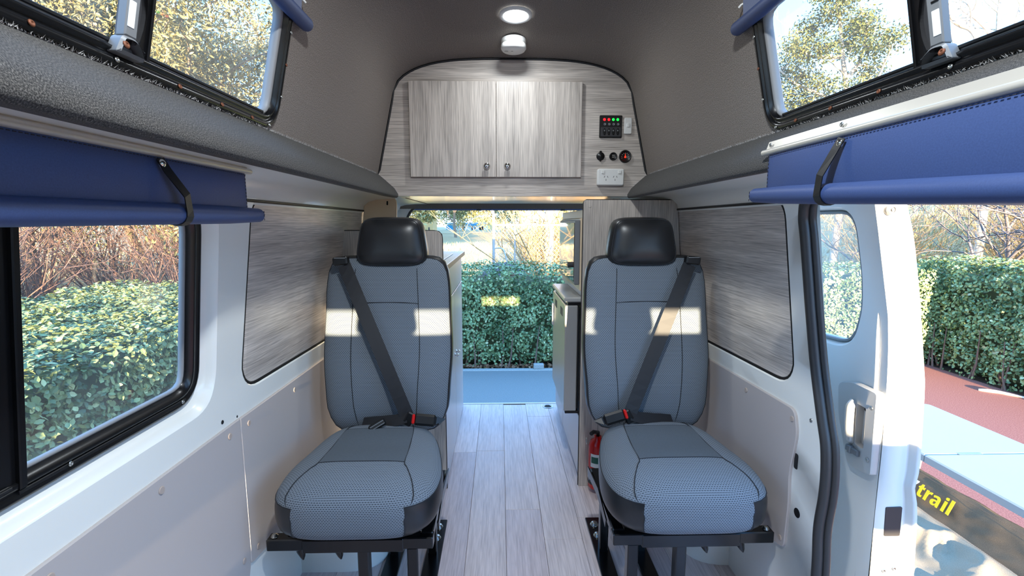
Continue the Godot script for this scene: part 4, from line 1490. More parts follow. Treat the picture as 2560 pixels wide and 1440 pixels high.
# s = 1: seat on the left of the aisle (aisle at its +x side), s = -1: on the right
func build_seat(s: float) -> void:
	var side := "left-hand" if s > 0 else "right-hand"
	var t := thing("passenger_seat", "grey cloth single seat with black headrest beside the %s" % ("kitchen unit and left lining panel" if s > 0 else "tall cabinet and sliding door"), "seat", V(-0.472 if s > 0 else 0.483, 0, 1.45), "single passenger seats")
	var D := PI / 180.0
	# --- seat cushion
	var ca := Vector3(0.236, 0.243, 0.104)
	var cp := func(p: Vector3) -> Vector3:
		var z := p.y + 0.012
		var y := 0.443 + p.z
		var k := lerpf(0.82, 1.0, smoothstep(-0.22, 0.10, z))
		var low := smoothstep(0.40, 0.335, y)
		var x := p.x * k * (1.0 - 0.10 * low)
		if p.z > 0.0:
			y -= 0.010 * (1.0 - pow(x / 0.24, 2.0)) * smoothstep(0.2, -0.05, absf(z))
			y += 0.008 * smoothstep(0.0, -0.2, z)
		z -= 0.035 * low * smoothstep(0.0, 0.2, z)
		return Vector3(x, y, z)
	var n1 := 4.2
	var n2 := 3.0
	var split := 20.0 * D
	var f0 := 56.0 * D
	var f1 := 124.0 * D
	var st := ms()
	puff(st, ca, n1, n2, steps(0, TAU, 72), steps(split, PI / 2, 16), cp)
	puff(st, ca, n1, n2, steps(f0, f1, 18), steps(-80 * D, split, 14), cp)
	var cu := obj("seat_cushion", st, M.seat_cloth, t, true)
	st = ms()
	puff(st, ca, n1, n2, steps(f1, f0 + TAU, 54), steps(-80 * D, split, 14), cp)
	obj("cushion_side", st, M.leatherette, cu, true)
	st = ms()
	puff(st, ca, n1, n2, steps(0, TAU, 40), steps(-89.9 * D, -80 * D, 2), cp)
	obj("cushion_base", st, M.black_plastic, cu, true)
	var on := func(x: float, z: float, up: float) -> Vector3:
		var u := x / ca.x
		var v := (z - 0.012) / ca.y
		return cp.call(Vector3(x, z - 0.012, ca.z * puff_h(u, v, n1, n2))) + Vector3(0, up, 0)
	# plain middle panel and its sewn seams
	st = ms()
	grid(st, 12, 12, func(a: float, b: float) -> Vector3:
		var z := lerpf(-0.125, 0.10, b)
		var w := lerpf(0.128, 0.122, b) + 0.005
		return on.call(lerpf(-w, w, a), z, 0.0012), 0)
	obj("middle_panel", st, M.seat_cloth_plain, cu, true)
	for k in [-1.0, 1.0]:
		st = ms()
		var line := []
		for q in [[0.118, -0.215], [0.124, -0.17], [0.133, -0.125], [0.128, 0.0], [0.127, 0.10], [0.140, 0.13], [0.160, 0.175], [0.170, 0.205], [0.172, 0.225]]:
			line.append(on.call(k * q[0], q[1], 0.0006))
		for a in [[4.0], [-10.0], [-25.0], [-45.0], [-62.0]]:
			var g: float = a[0] * D
			var c := cos(g)
			var r := 1.0 / pow(pow(c, n2) + pow(absf(sin(g)), n2), 1.0 / n2)
			var th: float = (90.0 - 34.0 * k) * D
			var q1 := 1.0 / pow(pow(absf(cos(th)), n1) + pow(absf(sin(th)), n1), 1.0 / n1)
			line.append(cp.call(Vector3(ca.x * r * c * q1 * cos(th), ca.y * r * c * q1 * sin(th), ca.z * r * sin(g))))
		tube(st, spline(line, 4), 0.0016, 6)
		obj("seam", st, M.seam_thread, cu, true)
	for q in [[-0.125, 0.133], [0.10, 0.127]]:
		st = ms()
		var line := []
		for i in 13:
			line.append(on.call(lerpf(-q[1], q[1], i / 12.0), q[0], 0.0006))
		tube(st, line, 0.0013, 6)
		obj("seam", st, M.seam_thread, cu, true)
	st = ms()
	var pipe := []
	for a in steps(f1, f0 + TAU, 54):
		var r := 1.0 / pow(pow(cos(split), n2) + pow(sin(split), n2), 1.0 / n2)
		var q := 1.0 / pow(pow(absf(cos(a)), n1) + pow(absf(sin(a)), n1), 1.0 / n1)
		pipe.append(cp.call(Vector3(ca.x * r * cos(split) * q * cos(a), ca.y * r * cos(split) * q * sin(a), ca.z * r * sin(split))))
	tube(st, pipe, 0.0018, 6)
	obj("piping", st, M.seam_thread, cu, true)
	# --- backrest
	var ba := Vector3(0.236, 0.322, 0.068)
	var bp := func(p: Vector3) -> Vector3:
		var y := 0.800 + p.y
		var k := lerp_table([[0.47, 0.86], [0.60, 0.955], [0.78, 1.0], [0.95, 0.975], [1.12, 0.95]], y)
		var x := p.x * k
		var z := -0.262 - (y - 0.5) * 0.15 + p.z
		if p.z > 0.0:
			z -= 0.010 * (1.0 - smoothstep(0.05, 0.21, absf(x))) * smoothstep(1.1, 0.95, y)
			z += 0.012 * exp(-pow((y - 0.66) / 0.12, 2.0))
		return Vector3(x, y, z)
	var m1 := 9.0
	var m2 := 2.8
	var bs := 22.0 * D
	st = ms()
	puff(st, ba, m1, m2, steps(0, TAU, 80), steps(bs, PI / 2, 18), bp)
	var br := obj("backrest", st, M.seat_cloth, t, true)
	st = ms()
	puff(st, ba, m1, m2, steps(0, TAU, 80), steps(-89.9 * D, bs, 16), bp)
	obj("backrest_side", st, M.leatherette, br, true)
	var ob := func(x: float, y: float, up: float) -> Vector3:
		return bp.call(Vector3(x, y - 0.80, ba.z * puff_h(x / ba.x, (y - 0.80) / ba.y, m1, m2))) + Vector3(0, 0, up)
	for k in [-0.117, 0.113]:
		st = ms()
		var line := []
		for i in 15:
			line.append(ob.call(k + (0.008 * sin(i / 14.0 * PI)) * signf(k), lerpf(0.498, 1.108, i / 14.0), 0.0005))
		tube(st, line, 0.0014, 6)
		obj("seam", st, M.seam_thread, br, true)
	st = ms()
	var hl := []
	for i in 11:
		hl.append(ob.call(lerpf(-0.122, 0.118, i / 10.0), 0.952 + 0.004 * sin(i / 10.0 * PI), 0.0005))
	tube(st, hl, 0.0014, 6)
	obj("seam", st, M.seam_thread, br, true)
	st = ms()
	pipe = []
	for a in steps(0, TAU, 80):
		var r := 1.0 / pow(pow(cos(bs), m2) + pow(sin(bs), m2), 1.0 / m2)
		var q := 1.0 / pow(pow(absf(cos(a)), m1) + pow(absf(sin(a)), m1), 1.0 / m1)
		pipe.append(bp.call(Vector3(ba.x * r * cos(bs) * q * cos(a), ba.y * r * cos(bs) * q * sin(a), ba.z * r * sin(bs))))
	pipe.pop_back()
	tube(st, pipe, 0.0017, 6, true)
	obj("piping", st, M.seam_thread, br, true)
	# --- headrest
	var ha := Vector3(0.132, 0.090, 0.062)
	var hp := func(p: Vector3) -> Vector3:
		var y := 1.172 + p.y
		var x := p.x * lerpf(1.0, 0.865, smoothstep(1.10, 1.26, y))
		return Vector3(x + 0.016 * s, y, -0.342 - (y - 1.17) * 0.10 + p.z - 0.10 * x * x)
	st = ms()
	puff(st, ha, 5.0, 3.0, steps(0, TAU, 56), steps(-89.9 * D, PI / 2, 26), hp)
	var hr := obj("headrest", st, M.leatherette, t, true)
	st = ms()
	pipe = []
	for a in steps(0, TAU, 56):
		var g := 34.0 * D
		var r := 1.0 / pow(pow(cos(g), 3.0) + pow(sin(g), 3.0), 1.0 / 3.0)
		var q := 1.0 / pow(pow(absf(cos(a)), 5.0) + pow(absf(sin(a)), 5.0), 0.2)
		pipe.append(hp.call(Vector3(ha.x * r * cos(g) * q * cos(a), ha.y * r * cos(g) * q * sin(a), ha.z * r * sin(g))))
	pipe.pop_back()
	tube(st, pipe, 0.0013, 6, true)
	obj("piping", st, M.seam_thread, hr, true)
	for k in [-0.055, 0.055]:
		st = ms()
		tube(st, [Vector3(k, 1.06, -0.345), Vector3(k, 1.12, -0.345)], 0.006, 8)
		obj("headrest_post", st, M.chrome, t, true)
	# --- shoulder belt: guide, webbing, tongue, buckle, lap strap
	var gx := -0.142 * s
	var tx := 0.088 * s
	st = ms()
	rbox(st, Vector3(gx - 0.012 * s, 1.107, -0.272), Vector3(0.052, 0.030, 0.034), 0.005, Basis(Vector3(0, 0, 1), 0.10 * s))
	var gd := obj("belt_guide", st, M.black_plastic, t, true)
	st = ms()
	rbox(st, Vector3(gx - 0.012 * s, 1.118, -0.2545), Vector3(0.040, 0.003, 0.003), 0.001)
	obj("guide_slot", st, M.grey_plastic, gd, true)
	st = ms()
	var web := []
	var wn := []
	for i in 16:
		var f := i / 15.0
		var x := lerpf(gx, tx, f)
		var y := lerpf(1.092, 0.565, f)
		var p: Vector3 = ob.call(x, y, 0.0)
		var straight := lerpf(-0.262, -0.158, f)
		web.append(Vector3(x, y, maxf(p.z + 0.003, straight - 0.004)))
		wn.append(Vector3(0.25 * s * sin(f * PI), 0.15, 1.0))
	ribbon(st, web, wn, 0.047, 0.0016)
	var wb := obj("shoulder_belt", st, M.webbing, t, true)
	st = ms()
	ribbon(st, [Vector3(tx - 0.002 * s, 0.572, -0.155), Vector3(tx - 0.045 * s, 0.556, -0.160), Vector3(tx - 0.10 * s, 0.545, -0.176), Vector3(tx - 0.17 * s, 0.530, -0.200)], [Vector3(-0.1 * s, 0.75, 0.7)], 0.045, 0.0016)
	obj("lap_belt", st, M.webbing, wb, true)
	st = ms()
	rbox(st, Vector3(tx + 0.006 * s, 0.566, -0.150), Vector3(0.030, 0.050, 0.010), 0.004, Basis(Vector3(0, 0, 1), -0.5 * s))
	obj("tongue", st, M.black_plastic, wb, true)
	var bb := Basis(Vector3(0, 0, 1), -0.10 * s if s > 0 else 0.30) * Basis(Vector3(1, 0, 0), -0.35)
	st = ms()
	var bc := Vector3(tx + 0.062 * s, 0.562 if s > 0 else 0.568, -0.150)
	if s < 0:
		bc = Vector3(tx + 0.056 * s, 0.566, -0.146)
	rbox(st, bc, Vector3(0.078, 0.040, 0.024), 0.008, bb)
	var bk := obj("buckle", st, M.black_plastic, t, true)
	st = ms()
	rbox(st, bc + bb * Vector3(-0.040 * s, 0.0, 0.003), Vector3(0.010, 0.034, 0.022), 0.004, bb)
	obj("release_button", st, M.red_plastic, bk, true)
	st = ms()
	ribbon(st, [bc + bb * Vector3(0.036 * s, 0, 0), bc + Vector3(0.058 * s, -0.012, -0.01), Vector3(0.168 * s, 0.530, -0.205)], [Vector3(0.2 * s, 0.5, 0.8)], 0.030, 0.004)
	obj("buckle_stalk", st, M.black_plastic, bk, true)
	if s > 0:
		st = ms()
		var tb := Basis(Vector3(0, 1, 0), 0.35) * Basis(Vector3(0, 0, 1), 0.45) * Basis(Vector3(1, 0, 0), -0.5)
		rbox(st, Vector3(-0.010, 0.554, -0.128), Vector3(0.060, 0.026, 0.012), 0.005, tb)
		var sl := obj("belt_slider", st, M.black_plastic, t, true)
		st = ms()
		for k in [-0.006, 0.004]:
			rbox(st, Vector3(-0.010, 0.554, -0.128) + tb * Vector3(0, k, 0.0062), Vector3(0.050, 0.0025, 0.002), 0.0008, tb)
		obj("slider_ridge", st, M.grey_plastic, sl, true)
	# --- welded steel base
	st = ms()
	var wall := -0.262 * s
	rbox(st, Vector3((wall + 0.215 * s) * 0.5, 0.322, 0.150), Vector3(absf(wall - 0.215 * s), 0.036, 0.036), 0.003)
	var cb := obj("cross_bar", st, M.black_steel, t, true)
	st = ms()
	rbox(st, Vector3(-0.015 * s, 0.318, 0.1525), Vector3(0.29, 0.040, 0.036), 0.002)
	obj("bar_sleeve", st, M.black_steel, cb, true)
	screw_local(cb, Vector3(wall + 0.018 * s, 0.340, 0.150), Vector3(0, 1, 0), 0.008, M.zinc)
	st = ms()
	rbox(st, Vector3(0.0, 0.322, -0.20), Vector3(0.44, 0.036, 0.036), 0.003)
	obj("cross_bar", st, M.black_steel, t, true)
	for x in [-0.19, 0.195]:
		st = ms()
		rbox(st, Vector3(x * s, 0.330, -0.03), Vector3(0.036, 0.030, 0.36), 0.003)
		obj("side_rail", st, M.black_steel, t, true)
	for x in [0.012, 0.155]:
		for z in [0.150, -0.22]:
			st = ms()
			rbox(st, Vector3(x * s, 0.155, z), Vector3(0.032, 0.302, 0.032), 0.003)
			obj("leg", st, M.black_steel, t, true)
		st = ms()
		rbox(st, Vector3((x + 0.004) * s, 0.005, -0.02), Vector3(0.058, 0.010, 0.80), 0.002)
		var rl := obj("floor_rail", st, M.black_steel, t, true)
		for z in [-0.37, -0.30, 0.06]:
			screw_local(rl, Vector3((x + 0.004) * s, 0.0095, z), Vector3(0, 1, 0), 0.013, M.zinc)
	st = ms()
	ribbon(st, [Vector3(0.222 * s, 0.33, 0.10), Vector3(0.222 * s, 0.36, -0.02), Vector3(0.222 * s, 0.34, -0.20)], [Vector3(s, 0, 0)], 0.030, 0.004)
	obj("side_bracket", st, M.black_steel, t, true)
	for x in [-0.175, -0.065]:
		st = ms()
		tube(st, [Vector3(x * s, 0.305, 0.135), Vector3(x * s, 0.285, 0.140), Vector3(x * s + 0.006, 0.270, 0.145), Vector3(x * s + 0.008, 0.262, 0.147)], [0.016, 0.013, 0.007, 0.002], 10)
		obj("stop_peg", st, M.black_steel, t, true)

func screw_local(parent: Node3D, at: Vector3, n: Vector3, r: float, m: Material) -> void:
	var st := ms()
	lathe(st, [Vector2(r * 1.3, 0.0), Vector2(r * 1.3, r * 0.2), Vector2(r, r * 0.22), Vector2(r, r * 0.75), Vector2(r * 0.6, r * 0.95), Vector2(0.0, r)], 12, along(at, n))
	obj("bolt", st, m, parent, true)

# ---------------------------------------------------------------- blinds
func stitched(parent: Node3D, a: Vector3, b: Vector3, n: Vector3, m: Material) -> void:
	var st := ms()
	var l := a.distance_to(b)
	var k := int(l / 0.007)
	for i in k:
		ribbon(st, [a.lerp(b, (i + 0.15) / k), a.lerp(b, (i + 0.7) / k)], [n], 0.0012, 0.0008)
	obj("stitching", st, m, parent)

func build_blinds() -> void:
	for s in [-1.0, 1.0]:
		var x: float = 0.60 if s < 0 else 0.50
		var top: float = 1.374 if s < 0 else 1.408
		var rail_y: float = 1.350 if s < 0 else 1.387
		var d1: float = 1.053 if s < 0 else 1.012
		var y0: float = 1.253 if s < 0 else 1.278   # roll height at the front
		var y1: float = 1.257 if s < 0 else 1.298   # and at the rear end
		var t := thing("window_blind", "navy blue vinyl blind with black strap rolled up above the %s" % ("left-hand window" if s < 0 else "sliding door opening"), "blind", V(s * x, rail_y, 0.5), "navy side blinds")
		# aluminium sail track with flange
		var st := ms()
		var fl := []
		grid(st, 1, 3, func(a: float, b: float) -> Vector3:
			var q: Array = [[0.004, top], [0.0, rail_y + 0.006], [-0.003, rail_y + 0.006], [0.002, top]][roundi(b * 3)]
			return V(s * (x + q[0] + 0.003), q[1], lerpf(-0.35, d1 + 0.012, a)), -1)
		var rl := obj("track", st, M.aluminium, t)
		st = ms()
		tube(st, [V(s * x, rail_y, -0.35), V(s * x, rail_y, d1 + 0.022)], 0.0062, 12)
		obj("track_tube", st, M.aluminium, rl)
		for d in [0.45, 0.80, d1 - 0.004]:
			screw(rl, V(s * (x - 0.0005), lerpf(rail_y, top, 0.62), d), Vector3(-s, 0, 0), 0.0042, M.zinc)
		# hanging cloth and the roll
		st = ms()
		grid(st, 24, 8, func(a: float, b: float) -> Vector3:
			var d := lerpf(-0.33, d1, a)
			var yr := lerpf(y0, y1, (d - 0.55) / (d1 - 0.55))
			var ripple := 0.0035 * sin(b * PI) * sin(d * 23.0) * smoothstep(0.75, 1.1, d) + 0.004 * sin(b * PI)
			return V(s * (x - ripple), lerpf(rail_y - 0.003, yr, b), d))
		grid(st, 24, 8, func(a: float, b: float) -> Vector3:
			var d := lerpf(-0.33, d1, a)
			var yr := lerpf(y0, y1, (d - 0.55) / (d1 - 0.55))
			var ripple := 0.0035 * sin(b * PI) * sin(d * 23.0) * smoothstep(0.75, 1.1, d) + 0.004 * sin(b * PI)
			return V(s * (x - ripple + 0.0015), lerpf(rail_y - 0.003, yr, b), d))
		obj("cloth", st, M.blind_vinyl, t)
		st = ms()
		var axis := []
		var rad := []
		for i in 13:
			var d := lerpf(-0.33, d1 + 0.036, i / 12.0)
			axis.append(V(s * (x - 0.004), lerpf(y0, y1, (d - 0.55) / (d1 - 0.55)), d))
			rad.append(0.0175 if i < 12 else 0.015)
		tube(st, axis, rad, 22)
		var roll := obj("roll", st, M.blind_vinyl, t)
		# the spiral end of the roll
		st = ms()
		var e: Vector3 = axis[-1]
		var sp := []
		for k in 40:
			var a := TAU * k / 13.0
			var q := 0.0150 - 0.00032 * k
			sp.append(e + Vector3(q * cos(a), q * sin(a), -0.0006))
		tube(st, sp, 0.0006, 5)
		obj("roll_end", st, M.blind_thread, roll)
		stitched(roll, V(s * (x - 0.021), y1 - 0.012, d1 + 0.030), V(s * (x - 0.021), y1 + 0.012, d1 + 0.030), Vector3(-s, 0, 0), M.blind_thread)
		stitched(t, V(s * (x - 0.003), rail_y - 0.008, d1 - 0.005), V(s * (x - 0.003), y1 + 0.014, d1 - 0.005), Vector3(-s, 0, 0), M.blind_thread)
		stitched(t, V(s * (x - 0.003), rail_y - 0.009, 0.3), V(s * (x - 0.003), rail_y - 0.009, d1), Vector3(-s, 0, 0), M.blind_thread)
		# strap from its press stud round the roll
		var da: float = 0.792 if s < 0 else 0.792
		var db: float = 0.825 if s < 0 else 0.815
		var yr := lerpf(y0, y1, (db - 0.55) / (d1 - 0.55))
		var ys: float = 1.333 if s < 0 else 1.369
		var pts := [V(s * (x - 0.006), ys + 0.008, da - 0.003), V(s * (x - 0.012), ys - 0.010, da + 0.003), V(s * (x - 0.024), yr + 0.030, db - 0.006)]
		var nr := [Vector3(-s, 0, 0), Vector3(-s, 0, 0), Vector3(-s, 0.1, 0)]
		for k in 8:
			var a := deg_to_rad(15.0 - k * 27.0)
			var c := Vector3(-s * cos(a), sin(a), 0)
			pts.append(V(s * (x - 0.004), yr, db) + c * 0.0192)
			nr.append(c)
		st = ms()
		ribbon(st, pts, nr, 0.017, 0.0016)
		var strap := obj("strap", st, M.strap_leather, t)
		st = ms()
		lathe(st, [Vector2(0.0075, 0.0), Vector2(0.0072, 0.002), Vector2(0.0045, 0.0042), Vector2(0.0, 0.0050)], 16, along(V(s * (x - 0.0065), ys, da - 0.001), Vector3(-s, 0, 0)))
		obj("press_stud", st, M.chrome, strap)
		# blind rolled up above each roof window
		t = thing("roof_blind", "navy blue blind rolled up above the %s roof window" % ("left-hand" if s < 0 else "right-hand"), "blind", V(s * 0.50, 1.70, 0.5), "navy roof window blinds")
		st = ms()
		tube(st, [V(s * 0.518, 1.708, -0.1), V(s * 0.518, 1.708, 1.225), V(s * 0.518, 1.708, 1.232)], [0.0165, 0.0165, 0.014], 18)
		obj("roll", st, M.blind_vinyl, t)
		st = ms()
		grid(st, 1, 4, func(a: float, b: float) -> Vector3:
			var y := lerpf(1.775, 1.712, b)
			return V(s * (hx(y) - 0.006 - 0.010 * b), y, lerpf(-0.1, 1.195, a)))
		obj("cloth", st, M.blind_vinyl, t)
		st = ms()
		tube(st, [V(s * 0.521, 1.756, 1.200), V(s * 0.514, 1.753, 1.204), V(s * 0.510, 1.748, 1.208)], 0.0028, 8)
		obj("hook", st, M.white_plastic, t)

# ---------------------------------------------------------------- ceiling fittings
func build_fittings() -> void:
	var d := 1.872
	var y := roof_y(0.0, d)
	var n := Vector3(0, -1, 0)
	var sl := (roof_y(0.0, d - 0.05) - roof_y(0.0, d + 0.05)) / 0.1
	n = Vector3(0, -1.0, sl).normalized()
	var t := thing("ceiling_light", "round white ceiling downlight that is switched on", "light", V(0.0, y, d))
	var st := ms()
	lathe(st, [Vector2(0.045, 0.004), Vector2(0.047, 0.007), Vector2(0.054, 0.008), Vector2(0.060, 0.005), Vector2(0.061, 0.0)], 40, along(V(0.0, y, d), n))
	obj("rim", st, M.white_plastic, t)
	st = ms()
	lathe(st, [Vector2(0.0, 0.004), Vector2(0.046, 0.004)], 40, along(V(0.0, y, d), n))
	obj("lamp_lens", st, M.lamp_glow, t)
	var l := AreaLight3D.new()
	l.name = "ceiling_light_glow"
	l.area_size = Vector2(0.07, 0.07)
	l.light_energy = LAMP_E
	l.light_color = Color(0.95, 0.98, 1.0)
	l.area_range = 12.0
	l.shadow_enabled = true
	add_child(l)
	l.look_at_from_position(V(0.0, y, d) + n * 0.012, V(0.0, y, d) + n, Vector3.FORWARD)
	# a second downlight over the front of the living space, above the camera
	var l2: AreaLight3D = l.duplicate()
	l2.name = "front_ceiling_light_glow"
	l2.light_energy = LAMP2_E
	var y2 := roof_y(0.0, 0.45)
	var t2: Node3D = t.duplicate()
	t2.name = numbered("ceiling_light")
	add_child(t2)
	t2.position = V(0.0, y2, 0.45)
	tag(t2, "round white ceiling downlight over the front of the living space", "light")
	for c in t2.get_children():
		c.queue_free()
		t2.remove_child(c)
	st = ms()
	lathe(st, [Vector2(0.045, 0.004), Vector2(0.047, 0.007), Vector2(0.054, 0.008), Vector2(0.060, 0.005), Vector2(0.061, 0.0)], 40, along(V(0.0, y2, 0.45), Vector3.DOWN))
	obj("rim", st, M.white_plastic, t2)
	st = ms()
	lathe(st, [Vector2(0.0, 0.004), Vector2(0.046, 0.004)], 40, along(V(0.0, y2, 0.45), Vector3.DOWN))
	obj("lamp_lens", st, M.lamp_glow, t2)
	add_child(l2)
	l2.look_at_from_position(V(0.0, y2 - 0.012, 0.45), V(0.0, 0.0, 0.45), Vector3.FORWARD)
	# smoke alarm on its base
	d = 2.035
	y = roof_y(0.0, d)
	t = thing("smoke_alarm", "round white smoke alarm on the ceiling beside the downlight", "smoke alarm", V(0.0, y, d))
	var x0 := -0.003
	st = ms()
	lathe(st, [Vector2(0.050, -0.004), Vector2(0.050, 0.006), Vector2(0.044, 0.010), Vector2(0.040, 0.010)], 36, along(V(x0, y, d), n))
	obj("base", st, M.white_plastic, t)
	st = ms()
	lathe(st, [Vector2(0.041, 0.008), Vector2(0.041, 0.014), Vector2(0.050, 0.016), Vector2(0.051, 0.028), Vector2(0.046, 0.035), Vector2(0.0, 0.037)], 36, along(V(x0, y, d), n))
	var hd := obj("head", st, M.white_plastic, t)
	st = ms()
	var ax := along(V(x0, y, d), n)
	for k in 3:
		rbox(st, ax * Vector3(-0.024 - k * 0.005 if ax.basis.x.x > 0 else 0.024 + k * 0.005, 0.0365, 0.006), Vector3(0.0025, 0.0006, 0.007), 0.0002, ax.basis)
	obj("sounder_slot", st, M.grey_plastic, hd)
	st = ms()
	rbox(st, ax * Vector3(-0.006 if ax.basis.x.x > 0 else 0.006, 0.0372, 0.004), Vector3(0.008, 0.0006, 0.003), 0.0002, ax.basis)
	obj("print", st, M.grey_plastic, hd)

const LAMP_E := 0.13
const LAMP2_E := 0.9

# ---------------------------------------------------------------- outdoors
const G := -0.62

func ground_y(x: float, d: float) -> float:
	var far := smoothstep(7.0, 70.0, d) * 0.55
	var right := smoothstep(8.0, 19.0, x) * 3.1
	var left := smoothstep(6.0, 20.0, -x) * 1.6
	var mound := 0.55 * exp(-pow((x + 3.2) / 3.0, 2.0) - pow((d - 22.0) / 7.0, 2.0))
	return G - 0.02 + far + (right + left) * (1.0 - 0.75 * smoothstep(25.0, 60.0, d)) + mound

func multi(called: String, parent: Node3D, m: Mesh, xf: Array, cols: PackedColorArray) -> MultiMeshInstance3D:
	var mm := MultiMesh.new()
	mm.transform_format = MultiMesh.TRANSFORM_3D
	mm.use_colors = true
	mm.mesh = m
	mm.instance_count = xf.size()
	for i in xf.size():
		mm.set_instance_transform(i, xf[i])
		mm.set_instance_color(i, cols[i])
	var o := MultiMeshInstance3D.new()
	o.name = called
	o.multimesh = mm
	if parent == null:
		o.name = numbered(called)
		add_child(o)
	else:
		parent.add_child(o, true)
		o.position = -parent.position
	o.set_meta("kind", "stuff")
	return o

# a leaf folded along its midrib, of unit length along z
func leaf_mesh(wide: float, m: Material) -> ArrayMesh:
	var st := ms()
	st.set_smooth_group(-1)
	var b := Vector3(0, 0, -0.5)
	var e := Vector3(0, 0.04, 0.5)
	var l1 := Vector3(-wide * 0.5, 0.06, -0.12)
	var l2 := Vector3(-wide * 0.42, 0.07, 0.2)
	var c := Vector3(0, 0.0, 0.1)
	for s in [1.0, -1.0]:
		var f := Vector3(s, 1, 1)
		tri(st, b, l1 * f, c)
		tri(st, l1 * f, l2 * f, c)
		tri(st, l2 * f, e, c)
	st.generate_normals()
	var a := st.commit()
	a.surface_set_material(0, m)
	return a

func turned(r: RandomNumberGenerator, n: Vector3, loose: float) -> Basis:
	var y := (n + Vector3(r.randf_range(-1, 1), r.randf_range(-1, 1), r.randf_range(-1, 1)) * loose).normalized()
	var z := Vector3(r.randf_range(-1, 1), r.randf_range(-1, 1), r.randf_range(-1, 1)).normalized()
	var x := y.cross(z).normalized()
	return Basis(x, y, x.cross(y).normalized())

# clipped hedge: box x0..x1, d0..d1 with a lumpy leafy skin; faces lists [origin, u, v, normal, leaves per m2]
func hedge(label: String, x0: float, x1: float, d0: float, d1: float, top: float, faces: Array, leaf: float, sd: int, tones: Array) -> void:
	var r := RandomNumberGenerator.new()
	r.seed = sd
	var nz := noise(sd, 3)
	var t := thing("clipped_hedge", label, "hedge", V((x0 + x1) * 0.5, G, (d0 + d1) * 0.5))
	var st := ms()
	vbox(st, x0 + 0.17, x1 - 0.17, G, top - 0.16, d0 + 0.17, d1 - 0.17, 0.08)
	obj("inner_mass", st, M.hedge_core, t)
	st = ms()
	for i in int((x1 - x0 + d1 - d0) * 5.0):
		var p := V(r.randf_range(x0 + 0.06, x1 - 0.06), G, r.randf_range(d0 + 0.06, d1 - 0.06))
		if r.randf() < 0.8:
			var f: Array = faces[r.randi_range(0, faces.size() - 1)]
			var q: Vector3 = f[0] + f[1] * r.randf() - f[3] * r.randf_range(0.08, 0.16)
			p = Vector3(q.x, G, q.z)
		var q1 := p + Vector3(r.randf_range(-0.04, 0.04), r.randf_range(0.12, 0.2), r.randf_range(-0.04, 0.04))
		var q2 := q1 + Vector3(r.randf_range(-0.05, 0.05), (top - G) * 0.3, r.randf_range(-0.05, 0.05))
		tube(st, [p, q1, q2], [0.014, 0.010, 0.004], 5)
	var sm := obj("stems", st, M.twig, t)
	sm.set_meta("kind", "stuff")
	var xf := []
	var cols := PackedColorArray()
	for f in faces:
		var o: Vector3 = f[0]
		var u: Vector3 = f[1]
		var v: Vector3 = f[2]
		var n: Vector3 = f[3]
		var count := int(u.length() * v.length() * f[4])
		for i in count:
			var a := r.randf()
			var b := r.randf()
			var p := o + u * a + v * b
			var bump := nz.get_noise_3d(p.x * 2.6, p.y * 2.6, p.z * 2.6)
			var gap := nz.get_noise_3d(p.x * 5.0 + 40.0, p.y * 5.0, p.z * 5.0)
			var low := smoothstep(G + 0.28, G + 0.02, p.y) if absf(n.y) < 0.5 else 0.0
			if gap < -0.30 and r.randf() < 0.75 or r.randf() < low * 0.85:
				continue
			p += n * (bump * 0.07 - absf(r.randfn(0.0, 0.048)) + 0.035)
			var bs := turned(r, n + Vector3(0, 0.35, 0), 0.85).scaled_local(Vector3.ONE * leaf * r.randf_range(0.7, 1.25))
			xf.append(Transform3D(bs, p))
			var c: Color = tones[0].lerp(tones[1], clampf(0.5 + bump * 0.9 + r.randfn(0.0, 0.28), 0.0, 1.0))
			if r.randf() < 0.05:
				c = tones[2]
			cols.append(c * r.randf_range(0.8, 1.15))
	multi("leaves", t, leaf_mesh(0.62, M.hedge_leaf), xf, cols)

func grow(st: SurfaceTool, p: Vector3, dir: Vector3, length: float, rad: float, level: int, r: RandomNumberGenerator, tips: Array, o: Dictionary) -> void:
	var pts := [p]
	var rs := [rad]
	var d := dir
	var n := 4 if level > 0 else 3
	for i in n:
		d = (d + Vector3(r.randfn(0, o.wander), r.randfn(0, o.wander) + o.lift, r.randfn(0, o.wander))).normalized()
		pts.append(pts[-1] + d * length / n)
		rs.append(lerpf(rad, rad * o.taper, float(i + 1) / n))
		if level <= o.leafy:
			tips.append(pts[-1])
	tube(st, pts, rs, 7 if level >= o.levels - 1 else (5 if level > 0 else 4))
	if level == 0:
		tips.append(pts[-1])
		return
	for k in r.randi_range(o.kids[0], o.kids[1]):
		var at := r.randi_range(1 if level < o.levels else 2, n)
		var side := Vector3(r.randfn(0, 1), r.randfn(0, 0.55), r.randfn(0, 1)).normalized()
		grow(st, pts[at], (d * r.randf_range(0.5, 1.0) + side * o.spread).normalized(), length * r.randf_range(o.short[0], o.short[1]), rs[at] * 0.68, level - 1, r, tips, o)
	grow(st, pts[-1], d, length * 0.72, rs[-1] * 0.9, level - 1, r, tips, o)

